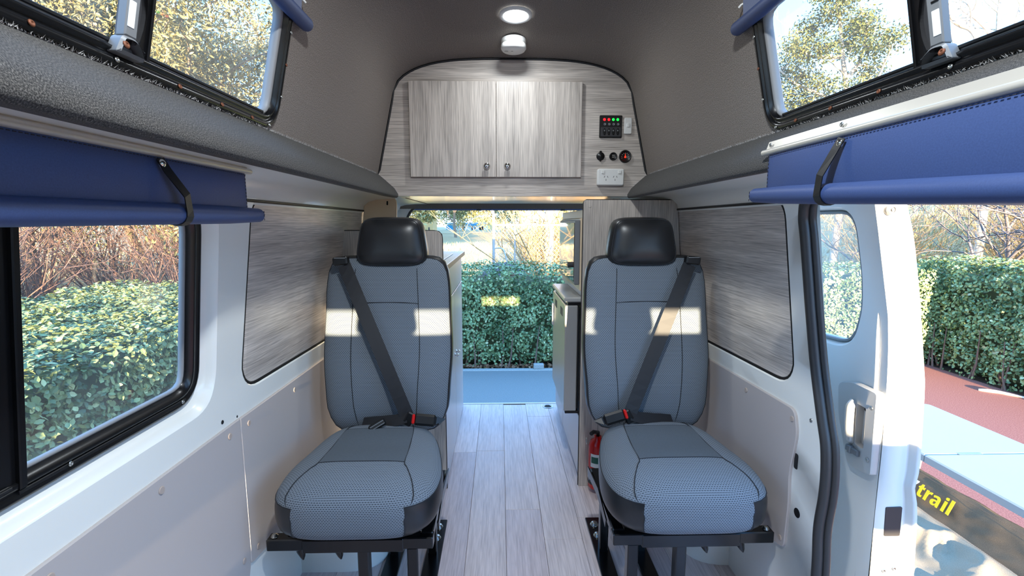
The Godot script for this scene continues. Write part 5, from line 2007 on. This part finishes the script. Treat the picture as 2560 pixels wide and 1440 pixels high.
func tree(called: String, label: String, at: Vector3, h: float, rad: float, sd: int, bark: Material, leaf: float, per_tip: int, puff_r: float, tones: Array, lean := Vector3.ZERO, over := {}, group := "") -> Node3D:
	var r := RandomNumberGenerator.new()
	r.seed = sd
	var t := thing(called, label, "tree", at, group)
	var o := {"levels": 4, "leafy": 1, "wander": 0.16, "lift": 0.03, "taper": 0.66, "kids": [1, 2], "spread": 0.85, "short": [0.55, 0.8]}
	o.merge(over, true)
	var st := ms()
	var tips := []
	grow(st, at - Vector3(0, 0.1, 0), (Vector3.UP + lean).normalized(), h * 0.36, rad, o.levels, r, tips, o)
	obj("trunk", st, bark, t)
	if per_tip > 0:
		var xf := []
		var cols := PackedColorArray()
		for p in tips:
			for k in per_tip:
				var q := Vector3(r.randfn(0, 1), r.randfn(0, 0.8), r.randfn(0, 1)) * puff_r * 0.55
				var bs := turned(r, Vector3(0, 0.4, 0.5), 1.2).scaled_local(Vector3.ONE * leaf * r.randf_range(0.7, 1.3))
				xf.append(Transform3D(bs, p + q))
				cols.append((tones[0] as Color).lerp(tones[1], clampf(r.randfn(0.5, 0.3), 0, 1)) * r.randf_range(0.8, 1.2))
		multi("leaves", t, leaf_mesh(0.36, M.gum_leaf), xf, cols)
	return t

# a tree whose limbs follow given lines; leaf clumps hang at given points
func planned_tree(called: String, label: String, limbs: Array, rad: float, clumps: Array, per: int, size: float, tones: Array, sd: int) -> void:
	var r := RandomNumberGenerator.new()
	r.seed = sd
	var t := thing(called, label, "tree", limbs[0][0])
	var st := ms()
	var o := {"levels": 3, "leafy": -1, "wander": 0.22, "lift": 0.05, "taper": 0.5, "kids": [1, 2], "spread": 0.9, "short": [0.5, 0.8]}
	var all := []
	for i in limbs.size():
		var pts := spline(limbs[i], 4)
		var rs := []
		for k in pts.size():
			rs.append(lerpf(rad if i == 0 else rad * 0.55, rad * 0.14, float(k) / pts.size()))
			if pts[k].y > 2.6:
				all.append(pts[k])
		tube(st, pts, rs, 8)
		for k in range(pts.size() / 2, pts.size(), 2 if clumps.is_empty() else 5):
			grow(st, pts[k], Vector3(r.randfn(0, 0.8), 0.7, r.randfn(0, 0.8)).normalized(), r.randf_range(0.5, 0.9), rs[k] * 0.42, 2, r, [], o)
	for c in clumps:
		var best: Vector3 = all[0]
		for p in all:
			if p.y < c.y + 0.1 and p.distance_to(c) < best.distance_to(c):
				best = p
		var mid: Vector3 = best.lerp(c, 0.5) + Vector3(r.randfn(0, 0.08), 0.1, r.randfn(0, 0.08))
		tube(st, spline([best, mid, c], 4), [0.026, 0.024, 0.022, 0.020, 0.018, 0.015, 0.012, 0.010, 0.008], 5)
		for k in 3:
			tube(st, [mid, mid.lerp(c, 0.6) + Vector3(r.randfn(0, 0.15), r.randfn(0, 0.12), r.randfn(0, 0.15)), c + Vector3(r.randfn(0, 0.3), r.randfn(0, 0.2), r.randfn(0, 0.3))], [0.010, 0.008, 0.004], 4)
	obj("trunk", st, M.pale_bark, t)
	if clumps.is_empty():
		return
	var xf := []
	var cols := PackedColorArray()
	for c in clumps:
		var tint := r.randf_range(0.75, 1.2)
		for k in per:
			var u := Vector3(r.randfn(0, 1), r.randfn(0, 1), r.randfn(0, 1)).normalized() * pow(r.randf(), 0.45) * size * r.randf_range(0.8, 1.1)
			xf.append(Transform3D(turned(r, u.normalized() + Vector3(0, 0.3, 0), 1.0).scaled_local(Vector3.ONE * r.randf_range(0.06, 0.11)), c + u * Vector3(1.0, 0.8, 1.0)))
			cols.append((tones[0] as Color).lerp(tones[1], clampf(r.randfn(0.5, 0.32), 0, 1)) * tint)
	multi("leaves", t, leaf_mesh(0.42, M.gum_leaf), xf, cols)

func copy_of(src: Node3D, at: Vector3, turn: float, k := 1.0) -> Node3D:
	var c: Node3D = src.duplicate()
	c.name = numbered(String(src.name).rstrip("0123456789").rstrip("_"))
	add_child(c)
	c.position = at
	c.rotation.y = turn
	c.scale = Vector3.ONE * k
	return c

func build_outside() -> void:
	var r := RandomNumberGenerator.new()
	r.seed = 77
	# --- ground
	var st := ms()
	vbox(st, -3.6, 1.55, G - 0.10, G, -30.0, 5.90, 0.005)
	var g := struct("ground", st, M.asphalt)
	st = ms()
	vbox(st, 1.55, 5.62, G - 0.10, G - 0.001, -30.0, 6.10, 0.005)
	obj("red_paving", st, M.red_ground, g)
	st = ms()
	vbox(st, -3.6, 1.55, G - 0.05, G + 0.012, 5.90, 5.985, 0.008)
	obj("kerb", st, M.concrete, g)
	st = ms()
	vbox(st, -14.0, 5.8, G - 0.10, G - 0.015, 5.98, 9.0, 0.005)
	vbox(st, 5.62, 9.0, G - 0.10, G - 0.012, -30.0, 9.0, 0.005)
	vbox(st, -14.0, -1.95, G - 0.10, G - 0.008, -30.0, 9.0, 0.005)
	obj("soil_bed", st, M.soil, g)
	st = ms()
	grid(st, 70, 60, func(a: float, b: float) -> Vector3:
		var x := (a * 2.0 - 1.0) * 75.0
		var d := lerpf(-12.0, 150.0, b * b)
		return V(x, ground_y(x, d) + (0.0 if absf(x) > 6.5 or d > 8.5 else -0.25), d))
	obj("dry_grass_field", st, M.dry_grass, g)
	# --- clipped hedges
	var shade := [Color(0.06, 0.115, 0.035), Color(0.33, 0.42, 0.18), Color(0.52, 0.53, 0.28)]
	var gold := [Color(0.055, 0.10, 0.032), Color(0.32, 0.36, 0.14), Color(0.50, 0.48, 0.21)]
	hedge("clipped green hedge across the car park behind the open tailgate", -4.0, 6.6, 6.02, 7.2, 0.64, [
		[V(-2.2, G, 6.04), Vector3(8.8, 0, 0), Vector3(0, 1.26, 0), Vector3(0, 0, 1), 3300.0],
		[V(-2.2, 0.64, 6.02), Vector3(8.8, 0, 0), Vector3(0, 0, -1.1), Vector3(0, 1, 0), 1300.0]], 0.040, 101, shade)
	hedge("clipped green hedge along the red ground beside the sliding door", 5.60, 6.7, -1.5, 6.4, 0.76, [
		[V(5.62, G, 1.0), Vector3(0, 0, -5.3), Vector3(0, 1.38, 0), Vector3(-1, 0, 0), 3100.0],
		[V(5.60, 0.76, 1.0), Vector3(0, 0, -5.3), Vector3(1.0, 0, 0), Vector3(0, 1, 0), 1300.0]], 0.042, 102, shade)
	hedge("broad sunlit hedge growing outside the left-hand window", -4.3, -2.05, -0.6, 5.6, 0.58, [
		[V(-2.07, G, 0.3), Vector3(0, 0, -4.6), Vector3(0, 1.2, 0), Vector3(1, 0, 0), 4300.0],
		[V(-4.2, 0.58, 0.3), Vector3(0, 0, -5.0), Vector3(2.13, 0, 0), Vector3(0, 1, 0), 4300.0]], 0.036, 103, gold)
	# --- leaf litter, block and branch by the kerb
	var xf := []
	var cols := PackedColorArray()
	for i in 900:
		var p := V(r.randf_range(-2.5, 1.6), G + 0.012, 5.99 + absf(r.randfn(0, 0.06)))
		xf.append(Transform3D(turned(r, Vector3.UP, 0.9).scaled_local(Vector3.ONE * r.randf_range(0.03, 0.06)), p + Vector3(0, r.randf() * 0.03, 0)))
		cols.append(Color(0.20, 0.09, 0.045).lerp(Color(0.42, 0.24, 0.13), r.randf()))
	var lit := multi("leaf_litter", null, leaf_mesh(0.7, M.litter), xf, cols)
	tag(lit, "brown fallen leaves lying between the kerb and the hedge", "leaves")
	st = ms()
	rbox(st, V(0.43, G + 0.045, 5.955), Vector3(0.13, 0.066, 0.07), 0.008)
	tag(obj("concrete_block", st, M.concrete), "small grey concrete block on the kerb before the hedge", "block")
	st = ms()
	tube(st, spline([V(5.30, G + 0.010, 5.05), V(5.38, G + 0.014, 4.99), V(5.45, G + 0.012, 4.94), V(5.56, G + 0.012, 4.74)], 4), [0.012, 0.016, 0.018, 0.02, 0.02, 0.02, 0.02, 0.018, 0.018, 0.016, 0.014, 0.012, 0.010], 7)
	tag(obj("fallen_branch", st, M.pale_bark), "pale dead branch lying on the red ground before the hedge", "branch")
	build_camp_gear()
	# --- gum trees with golden leaves on the left
	var olive := [Color(0.10, 0.095, 0.03), Color(0.42, 0.34, 0.13)]
	var green := [Color(0.03, 0.055, 0.012), Color(0.20, 0.19, 0.04)]
	var k := 0
	for q in [[-9.2, 9.8, 8.0], [-7.0, 12.4, 9.0], [-12.0, 10.2, 8.5], [-5.6, 15.5, 9.0], [-10.8, 15.0, 10.0]]:
		tree("gum_tree", "leafy gum tree with golden foliage standing beyond the left-hand hedge", V(q[0], ground_y(q[0], q[1]), q[1]), q[2], 0.15, 200 + k, M.bark, 0.095, 70, 0.62, olive, Vector3(r.randfn(0, 0.1), 0, r.randfn(0, 0.1)), {"kids": [2, 3]}, "golden gum trees on the left")
		k += 1
	# green gum with pale limbs, seen through the right-hand roof window
	var limbs := [[V(9.4, ground_y(9.4, 13.4) - 0.1, 13.4), V(9.32, 2.2, 13.2), V(9.27, 3.65, 13.0), V(9.18, 4.48, 13.06), V(9.0, 5.73, 13.19), V(8.92, 6.44, 13.24), V(8.79, 7.3, 13.33), V(8.76, 8.1, 13.3)],
		[V(9.30, 2.9, 13.1), V(9.53, 4.0, 12.85), V(9.68, 4.98, 12.7), V(9.85, 5.6, 12.6)],
		[V(9.22, 4.2, 13.04), V(8.73, 4.66, 13.37), V(8.15, 5.06, 13.73), V(7.79, 5.49, 13.94)],
		[V(9.1, 5.0, 13.1), V(9.33, 5.45, 12.95), V(9.45, 6.1, 13.0), V(9.3, 6.9, 13.1)],
		[V(9.02, 5.6, 13.18), V(8.5, 5.7, 13.5), V(8.18, 5.95, 13.71), V(8.0, 6.4, 13.8)]]
	var clumps := []
	for q in [[8.31, 7.24, 13.08], [9.06, 7.13, 13.24], [8.62, 6.7, 13.16], [9.31, 6.43, 13.2], [8.51, 6.54, 13.78], [7.78, 5.67, 13.04], [8.18, 5.65, 12.68], [9.44, 6.08, 13.62], [9.22, 5.59, 12.49], [9.06, 6.18, 12.56], [8.32, 5.66, 14.66], [8.28, 5.23, 13.59], [9.85, 5.27, 13.33], [8.69, 4.91, 13.34], [8.13, 4.87, 14.04], [9.01, 4.56, 12.41], [8.55, 4.59, 13.77], [8.32, 4.46, 14.4], [8.11, 6.13, 13.8], [8.7, 8.0, 13.3], [9.2, 7.7, 13.3], [8.4, 7.7, 13.5], [9.9, 5.9, 12.7], [8.0, 4.2, 14.0], [8.5, 4.1, 13.6]]:
		clumps.append(V(q[0], q[1], q[2]))
	planned_tree("green_gum_tree", "tall gum with dense green clumps and pale limbs beyond the right-hand hedge", limbs, 0.10, clumps, 620, 0.52, green, 311)
	# bare pale trees to its right
	planned_tree("bare_tree", "bare pale tree with crooked limbs beside the green gum", [
		[V(9.95, ground_y(9.95, 9.8) - 0.1, 9.8), V(9.93, 2.2, 9.8), V(9.91, 3.22, 9.83), V(9.70, 3.88, 10.03), V(9.60, 4.6, 10.12), V(9.63, 4.94, 10.10), V(9.55, 5.16, 10.18), V(9.44, 5.26, 10.28), V(9.34, 5.41, 10.37), V(9.29, 5.67, 10.42), V(9.29, 6.1, 10.42), V(9.35, 6.8, 10.4)],
		[V(9.72, 3.85, 10.0), V(9.5, 4.5, 10.22), V(9.40, 4.84, 10.32), V(9.37, 5.04, 10.35), V(9.26, 5.35, 10.45), V(9.16, 5.54, 10.54), V(9.05, 5.9, 10.6), V(9.0, 6.5, 10.6)],
		[V(9.90, 3.3, 9.84), V(9.86, 4.4, 9.9), V(9.76, 5.0, 9.98), V(9.68, 5.2, 10.06), V(9.57, 5.39, 10.16), V(9.44, 5.59, 10.29), V(9.40, 5.9, 10.32), V(9.42, 6.6, 10.3)]], 0.075, [], 0, 0.0, [], 331)
	planned_tree("bare_tree", "bare pale tree with two straight white stems beside the green gum", [
		[V(11.35, ground_y(11.35, 11.3) - 0.1, 11.3), V(11.32, 3.5, 11.28), V(11.29, 5.22, 11.28), V(11.27, 5.6, 11.3), V(11.25, 5.95, 11.32), V(11.23, 6.4, 11.33), V(11.1, 8.2, 11.4)],
		[V(11.33, 3.4, 11.28), V(11.42, 4.8, 11.14), V(11.44, 5.5, 11.12), V(11.48, 6.0, 11.08), V(11.52, 6.3, 11.05), V(11.6, 8.0, 11.0)]], 0.085, [], 0, 0.0, [], 332)
	# bare dark saplings straight behind the right-hand hedge
	k = 0
	for q in [[7.3, 6.9, 4.2], [7.7, 5.9, 4.6], [8.4, 7.6, 4.4], [7.2, 8.4, 4.0], [9.2, 6.6, 4.8]]:
		tree("bare_sapling", "bare grey sapling with thin crossing twigs behind the right-hand hedge", V(q[0], ground_y(q[0], q[1]) - 0.1, q[1]), q[2], 0.045, 350 + k, M.twig_grey, 0.0, 0, 0.0, [], Vector3(r.randfn(0, 0.12), 0, r.randfn(0, 0.12)), {"kids": [2, 3], "wander": 0.20, "spread": 1.0}, "bare saplings on the right")
		k += 1
	# thickets of leafless shrubs: three kinds copied about
	for kind in 2:
		var base: Node3D = null
		var spots := []
		if kind == 0:
			for i in 26:
				spots.append([-r.randf_range(4.8, 10.5), r.randf_range(2.2, 11.0)])
		else:
			for i in 18:
				spots.append([r.randf_range(8.8, 14.0), r.randf_range(6.0, 14.0)])
			for i in 7:
				spots.append([r.randf_range(0.2, 2.6), r.randf_range(9.2, 13.5)])
		for p in spots:
			var at := V(p[0], ground_y(p[0], p[1]) - 0.02, p[1])
			if base == null:
				base = shrub("twiggy_shrub" if kind == 0 else "straw_shrub", ["leafless brown shrub in the thicket beyond the left-hand hedge", "dry straw-coloured shrub on the bank beyond the hedge"][kind], at, 500 + kind, [M.twig, M.twig_straw][kind], ["brown thicket on the left", "dry shrubs beyond the hedge"][kind])
			else:
				copy_of(base, at, r.randf() * TAU, r.randf_range(0.75, 1.35))
	# --- beyond the tailgate: tall trunk, fence, stump, houses, far trees
	tree("pale_trunk_tree", "tall tree with thick pale trunk beyond the hedge behind the van", V(1.16, ground_y(1.16, 12.0), 12.0), 11.0, 0.135, 401, M.pale_bark, 0.13, 20, 0.5, olive, Vector3.ZERO, {"wander": 0.03, "leafy": 0})
	build_fence()
	st = ms()
	puff(st, Vector3(0.42, 0.30, 0.36), 2.4, 2.2, steps(0, TAU, 24), steps(-0.3, PI / 2, 10), func(p: Vector3) -> Vector3: return V(0.0 + p.x, 0.22 + p.z + 0.02 * sin(p.x * 40.0), 8.0 - p.y))
	var log_ := obj("tree_stump", st, M.twig_grey)
	tag(log_, "grey weathered tree stump just beyond the rear hedge", "stump")
	st = ms()
	tube(st, [V(0.0, 0.46, 7.74), V(0.12, 0.44, 7.68), V(0.28, 0.36, 7.66)], [0.05, 0.06, 0.03], 8)
	obj("split_wood", st, M.worktop_edge, log_)
	st = ms()
	tube(st, [V(0.0, G - 0.1, 8.0), V(0.0, 0.35, 8.0)], [0.36, 0.30], 14)
	obj("trunk_foot", st, M.twig_grey, log_)
	build_houses()
	k = 0
	for q in [[-9.0, 44.0, 9.0], [-4.6, 50.0, 10.0], [-1.0, 62.0, 12.0], [2.2, 48.0, 9.0], [4.8, 56.0, 10.0], [-13.0, 58.0, 12.0], [7.5, 46.0, 9.0], [0.8, 80.0, 12.0], [-6.5, 84.0, 12.0]]:
		tree("distant_tree", "distant leafy tree behind the houses and the wire fence", V(q[0], ground_y(q[0], q[1]) - 0.1, q[1]), q[2], 0.16, 440 + k, M.bark, 0.34, 9, 1.0, [Color(0.14, 0.15, 0.05), Color(0.42, 0.38, 0.16)], Vector3.ZERO, {"kids": [2, 3]}, "distant trees")
		k += 1
	# dry grass tufts on the field and banks
	xf = []
	cols = PackedColorArray()
	for i in 26000:
		var x := r.randf_range(-13.0, 19.0)
		var d := 8.0 + 30.0 * pow(r.randf(), 1.7)
		if i % 2 == 0:
			x = r.randf_range(7.2, 18.0)
			d = r.randf_range(4.0, 17.0)
		var bs := turned(r, Vector3(0, 0.0, 1.0), 0.9)
		bs = Basis(bs.x, Vector3(r.randfn(0, 0.2), 0.2, r.randfn(0, 0.2)), (Vector3(r.randfn(0, 0.35), 1.0, r.randfn(0, 0.35))).normalized()).scaled_local(Vector3(0.25, 0.25, 1.0) * r.randf_range(0.14, 0.42))
		xf.append(Transform3D(bs, V(x, ground_y(x, d) + 0.08, d)))
		cols.append(Color(0.44, 0.31, 0.14).lerp(Color(0.72, 0.56, 0.30), r.randf()))
	var tufts := multi("dry_grass", null, leaf_mesh(0.5, M.litter), xf, cols)
	tag(tufts, "dry straw-coloured grass covering the field and banks", "grass")

func shrub(called: String, label: String, at: Vector3, sd: int, m: Material, group: String) -> Node3D:
	var r := RandomNumberGenerator.new()
	r.seed = sd
	var t := thing(called, label, "shrub", at, group)
	var st := ms()
	for i in 46:
		var a := r.randf() * TAU
		var p := at + Vector3(cos(a), 0, sin(a)) * r.randf() * 0.25
		var dir := Vector3(cos(a) * r.randf_range(0.1, 0.75), 1.0, sin(a) * r.randf_range(0.1, 0.75)).normalized()
		var l := r.randf_range(1.0, 2.5)
		var pts := [p]
		for k in 4:
			dir = (dir + Vector3(r.randfn(0, 0.16), r.randfn(0, 0.1) - 0.03, r.randfn(0, 0.16))).normalized()
			pts.append(pts[-1] + dir * l / 4.0)
		var w := r.randf_range(0.006, 0.017)
		tube(st, pts, [w, w * 0.85, w * 0.65, w * 0.45, w * 0.2], 4)
		for k in 5:
			var o: Vector3 = pts[r.randi_range(1, 4)]
			var s := (dir + Vector3(r.randfn(0, 0.8), r.randfn(0.1, 0.5), r.randfn(0, 0.8))).normalized()
			tube(st, [o, o + s * l * 0.16, o + (s + Vector3(0, 0.25, 0)).normalized() * l * 0.32], [w * 0.5, w * 0.35, w * 0.12], 3)
	var o2 := obj("twigs", st, m, t)
	o2.set_meta("kind", "stuff")
	return t

func build_fence() -> void:
	var d := 10.0
	var t := thing("wire_fence", "chain-link fence with steel posts in the dry grass beyond the hedge", "fence", V(0.5, G, d))
	for q in [[-0.19, 1.42, 0.030], [0.25, 1.22, 0.018], [1.0, 1.22, 0.018], [2.6, 1.22, 0.022]]:
		var st := ms()
		var pts := [V(q[0], G - 0.05, d), V(q[0], q[1], d)]
		if q[2] > 0.025:
			pts.append(V(q[0] - 0.06, q[1] + 0.18, d))
			pts.append(V(q[0] - 0.18, q[1] + 0.30, d))
		tube(st, pts, q[2], 8)
		obj("post", st, M.fence_steel, t)
	var st := ms()
	tube(st, [V(-0.19, 1.20, d), V(2.6, 1.20, d)], 0.018, 8)
	obj("top_rail", st, M.fence_steel, t)
	st = ms()
	tube(st, spline([V(-0.17, 0.72, d), V(-0.02, 0.72, d - 0.05), V(0.06, 0.55, d - 0.1), V(0.16, 0.0, d - 0.15), V(0.2, G, d - 0.15)], 4), 0.016, 6)
	obj("brace", st, M.fence_steel, t)
	st = ms()
	for i in 60:
		for s in [-1.0, 1.0]:
			var x0 := -2.0 + i * 0.08
			var a := Vector2(x0, G)
			var b := Vector2(x0 + s * 1.8 * 0.9, 1.19)
			if s < 0:
				a.x += 1.6
				b.x += 1.6
			var t0 := 0.0
			var t1 := 1.0
			for lim in [[-0.18, 1], [2.58, -1]]:
				var f0: float = (a.x - lim[0]) * lim[1]
				var f1: float = (b.x - lim[0]) * lim[1]
				if f0 < 0 and f1 < 0:
					t1 = -1.0
				elif f0 < 0:
					t0 = maxf(t0, f0 / (f0 - f1))
				elif f1 < 0:
					t1 = minf(t1, f0 / (f0 - f1))
			if t1 > t0:
				var p := a.lerp(b, t0)
				var q := a.lerp(b, t1)
				tube(st, [V(p.x, p.y, d), V(q.x, q.y, d)], 0.0026, 3)
	var w := obj("wire_mesh", st, M.fence_steel, t)
	w.set_meta("kind", "stuff")

func build_houses() -> void:
	var d := 95.0
	var y := ground_y(-5, d) - 0.3
	var t := thing("white_house", "low white house with blue fascia far behind the dry field", "house", V(-6.5, y, d))
	var st := ms()
	vbox(st, -10.4, -2.6, y, 1.05, d, d + 6, 0.02)
	obj("wall", st, M.house_white, t)
	st = ms()
	vbox(st, -10.8, -2.2, 1.05, 1.35, d - 0.5, d + 6.5, 0.02)
	obj("roof", st, M.house_roof, t)
	st = ms()
	vbox(st, -10.6, -8.9, y, 0.85, d - 0.12, d, 0.02)
	obj("blue_panel", st, M.house_blue, t)
	st = ms()
	vbox(st, -6.4, -4.6, 0.78, 1.02, d - 0.5, d, 0.02)
	obj("awning", st, M.house_blue, t)
	for q in [[-7.6, -6.8, 0.25, 0.7], [-5.7, -5.3, -0.2, 0.65], [-5.1, -4.8, -0.1, 0.6], [-4.2, -3.2, -0.2, 0.7]]:
		st = ms()
		vbox(st, q[0], q[1], q[2], q[3], d - 0.08, d + 0.02, 0.01)
		var f := obj("window", st, M.house_white, t)
		st = ms()
		vbox(st, q[0] + 0.08, q[1] - 0.08, q[2] + 0.08, q[3] - 0.08, d - 0.1, d - 0.07, 0.005)
		obj("pane", st, M.house_glass, f)
	d = 62.0
	y = ground_y(-10, d) - 0.2
	t = thing("cream_building", "boxy cream building with small windows far beyond the field", "building", V(-10.0, y, d))
	st = ms()
	vbox(st, -12.4, -8.6, y, 1.95, d, d + 4, 0.02)
	obj("wall", st, M.house_cream, t)
	st = ms()
	vbox(st, -12.5, -8.5, 1.95, 2.05, d - 0.1, d + 4.1, 0.02)
	obj("roof", st, M.house_roof, t)
	for q in [[-9.25, 1.35], [-10.6, 1.35], [-9.2, 0.3]]:
		st = ms()
		vbox(st, q[0], q[0] + 0.18, q[1], q[1] + 0.42, d - 0.04, d + 0.02, 0.01)
		obj("window", st, M.house_glass, t)
	# cream shed roof behind the white house
	d = 105.0
	t = thing("cream_shed", "cream shed with pitched roof rising behind the white house", "building", V(-3.0, 0, d))
	st = ms()
	slab(st, facing(d), PackedVector2Array([Vector2(-6.0, -0.5), Vector2(0.6, -0.5), Vector2(0.6, 1.9), Vector2(-1.0, 2.7), Vector2(-5.2, 2.5), Vector2(-6.0, 1.9)]), -5.0, 0.0, 0.02)
	obj("wall", st, M.house_cream, t)

# ---------------------------------------------------------------- camping gear beside the van
func build_camp_gear() -> void:
	# folding table: two halves that meet at a hinge line
	var y := 0.12
	var t := thing("folding_table", "white folding table with a hinge across its middle on the red ground", "table", V(2.31, G, 2.17))
	for q in [[1.53, 2.162], [2.166, 2.82]]:
		var st := ms()
		var pl := fillet([Vector2(2.01, q[0]), Vector2(2.62, q[0]), Vector2(2.62, q[1]), Vector2(2.01, q[1])], [0.04 if q[0] < 2 else 0.0, 0.04 if q[0] < 2 else 0.0, 0.04 if q[0] > 2 else 0.0, 0.04 if q[0] > 2 else 0.0], 5)
		slab(st, func(u: float, v: float, h: float) -> Vector3: return V(u, h, v), pl, y - 0.038, y, 0.006)
		obj("table_top", st, M.table_white, t)
	for q in [[2.07, 1.62], [2.56, 1.62], [2.07, 2.73], [2.56, 2.73]]:
		var st := ms()
		tube(st, [V(q[0], y - 0.03, q[1]), V(q[0], G + 0.01, q[1] + (0.08 if q[1] > 2.0 else -0.08))], 0.012, 10)
		obj("leg", st, M.silver_plastic, t)
	for d in [1.58, 2.77]:
		var st := ms()
		tube(st, [V(2.07, G + 0.14, d), V(2.56, G + 0.14, d)], 0.009, 8)
		obj("leg_brace", st, M.silver_plastic, t)
	var hs := ms()
	vbox(hs, 2.18, 2.30, y - 0.006, y + 0.0012, 2.158, 2.170, 0.0005)
	obj("hinge", hs, M.zinc, t)
	# brand band and crumpled grey canvas of a camp bag leaning by the table
	t = thing("camp_bag", "crumpled grey canvas camp bag with lettered brown band beside the folding table", "bag", V(1.75, G, 1.9))
	var nz := noise(61, 4)
	var st := ms()
	grid(st, 60, 14, func(a: float, b: float) -> Vector3:
		var d := lerpf(1.27, 2.58, a)
		var w := 0.010 * nz.get_noise_2d(d * 3.0, b * 1.2)
		return V(lerpf(1.990, 1.925, b) + w, lerpf(0.045, -0.105, b) + w * 0.5, d), 0)
	var bd := obj("brown_band", st, M.brown_canvas, t)
	st = ms()
	grid(st, 60, 4, func(a: float, b: float) -> Vector3:
		var d := lerpf(1.27, 2.58, a)
		var w := 0.010 * nz.get_noise_2d(d * 3.0, 0.0)
		return V(1.990 + w + 0.02 * sin(b * PI) + 0.015 * b, 0.045 + w * 0.5 + 0.006 * sin(b * PI) - 0.12 * b * b, d), 0)
	obj("band_back", st, M.brown_canvas, bd)
	for q in [0.05, 0.95]:
		stitched(bd, V(lerpf(1.990, 1.925, q) - 0.010, lerpf(0.045, -0.105, q), 1.30), V(lerpf(1.990, 1.925, q) - 0.010, lerpf(0.045, -0.105, q), 2.55), Vector3(-1, 0.4, 0), M.twig)
	# lettering runs along the band towards the front of the van
	var n := Vector3(-0.918, 0.397, 0.0).normalized()
	var xa := Vector3(0, 0, 1)
	var ya := n.cross(xa).normalized()
	if ya.y < 0:
		ya = -ya
	var bs := Basis(xa, ya, xa.cross(ya))
	lettering(bd, "OZ", 0.088, Transform3D(bs, V(1.957, -0.028, 2.166) + n * 0.020), M.white_print, "lettering", true).position -= t.position
	lettering(bd, "trail", 0.088, Transform3D(bs, V(1.957, -0.028, 2.015) + n * 0.020), M.yellow_print, "lettering", true).position -= t.position
	# canvas: sharp random folds, sloping from the band towards the van and the ground
	st = ms()
	var nz1 := noise(64, 1)
	grid(st, 110, 90, func(a: float, b: float) -> Vector3:
		var d := lerpf(1.15, 2.62, a)
		var x := lerpf(1.935, 1.22, b)
		var base := lerpf(-0.10, -0.27, smoothstep(0.0, 0.75, b)) - 0.33 * smoothstep(0.75, 1.0, b) + 0.17 * (d - 2.0) * smoothstep(0.0, 0.35, b)
		var wob := nz.get_noise_2d(x * 2.0, d * 2.0) * 0.35
		var fold_ := (1.0 - absf(nz1.get_noise_2d(x * 2.6 + wob, d * 2.0))) * 0.085 + (1.0 - absf(nz1.get_noise_2d(x * 5.5 + 7.0, d * 4.2 + wob * 2.0))) * 0.035 - 0.10
		return V(x, base + fold_ * smoothstep(0.0, 0.12, b) * (1.0 - 0.5 * smoothstep(0.85, 1.0, b)), d), 0)
	obj("canvas_cover", st, M.grey_canvas, t)
	st = ms()
	vbox(st, 1.42, 1.93, G, -0.30, 1.30, 2.55, 0.05)
	vbox(st, 1.93, 2.00, G, -0.14, 1.30, 2.55, 0.02)
	obj("bag_body", st, M.grey_canvas, t)
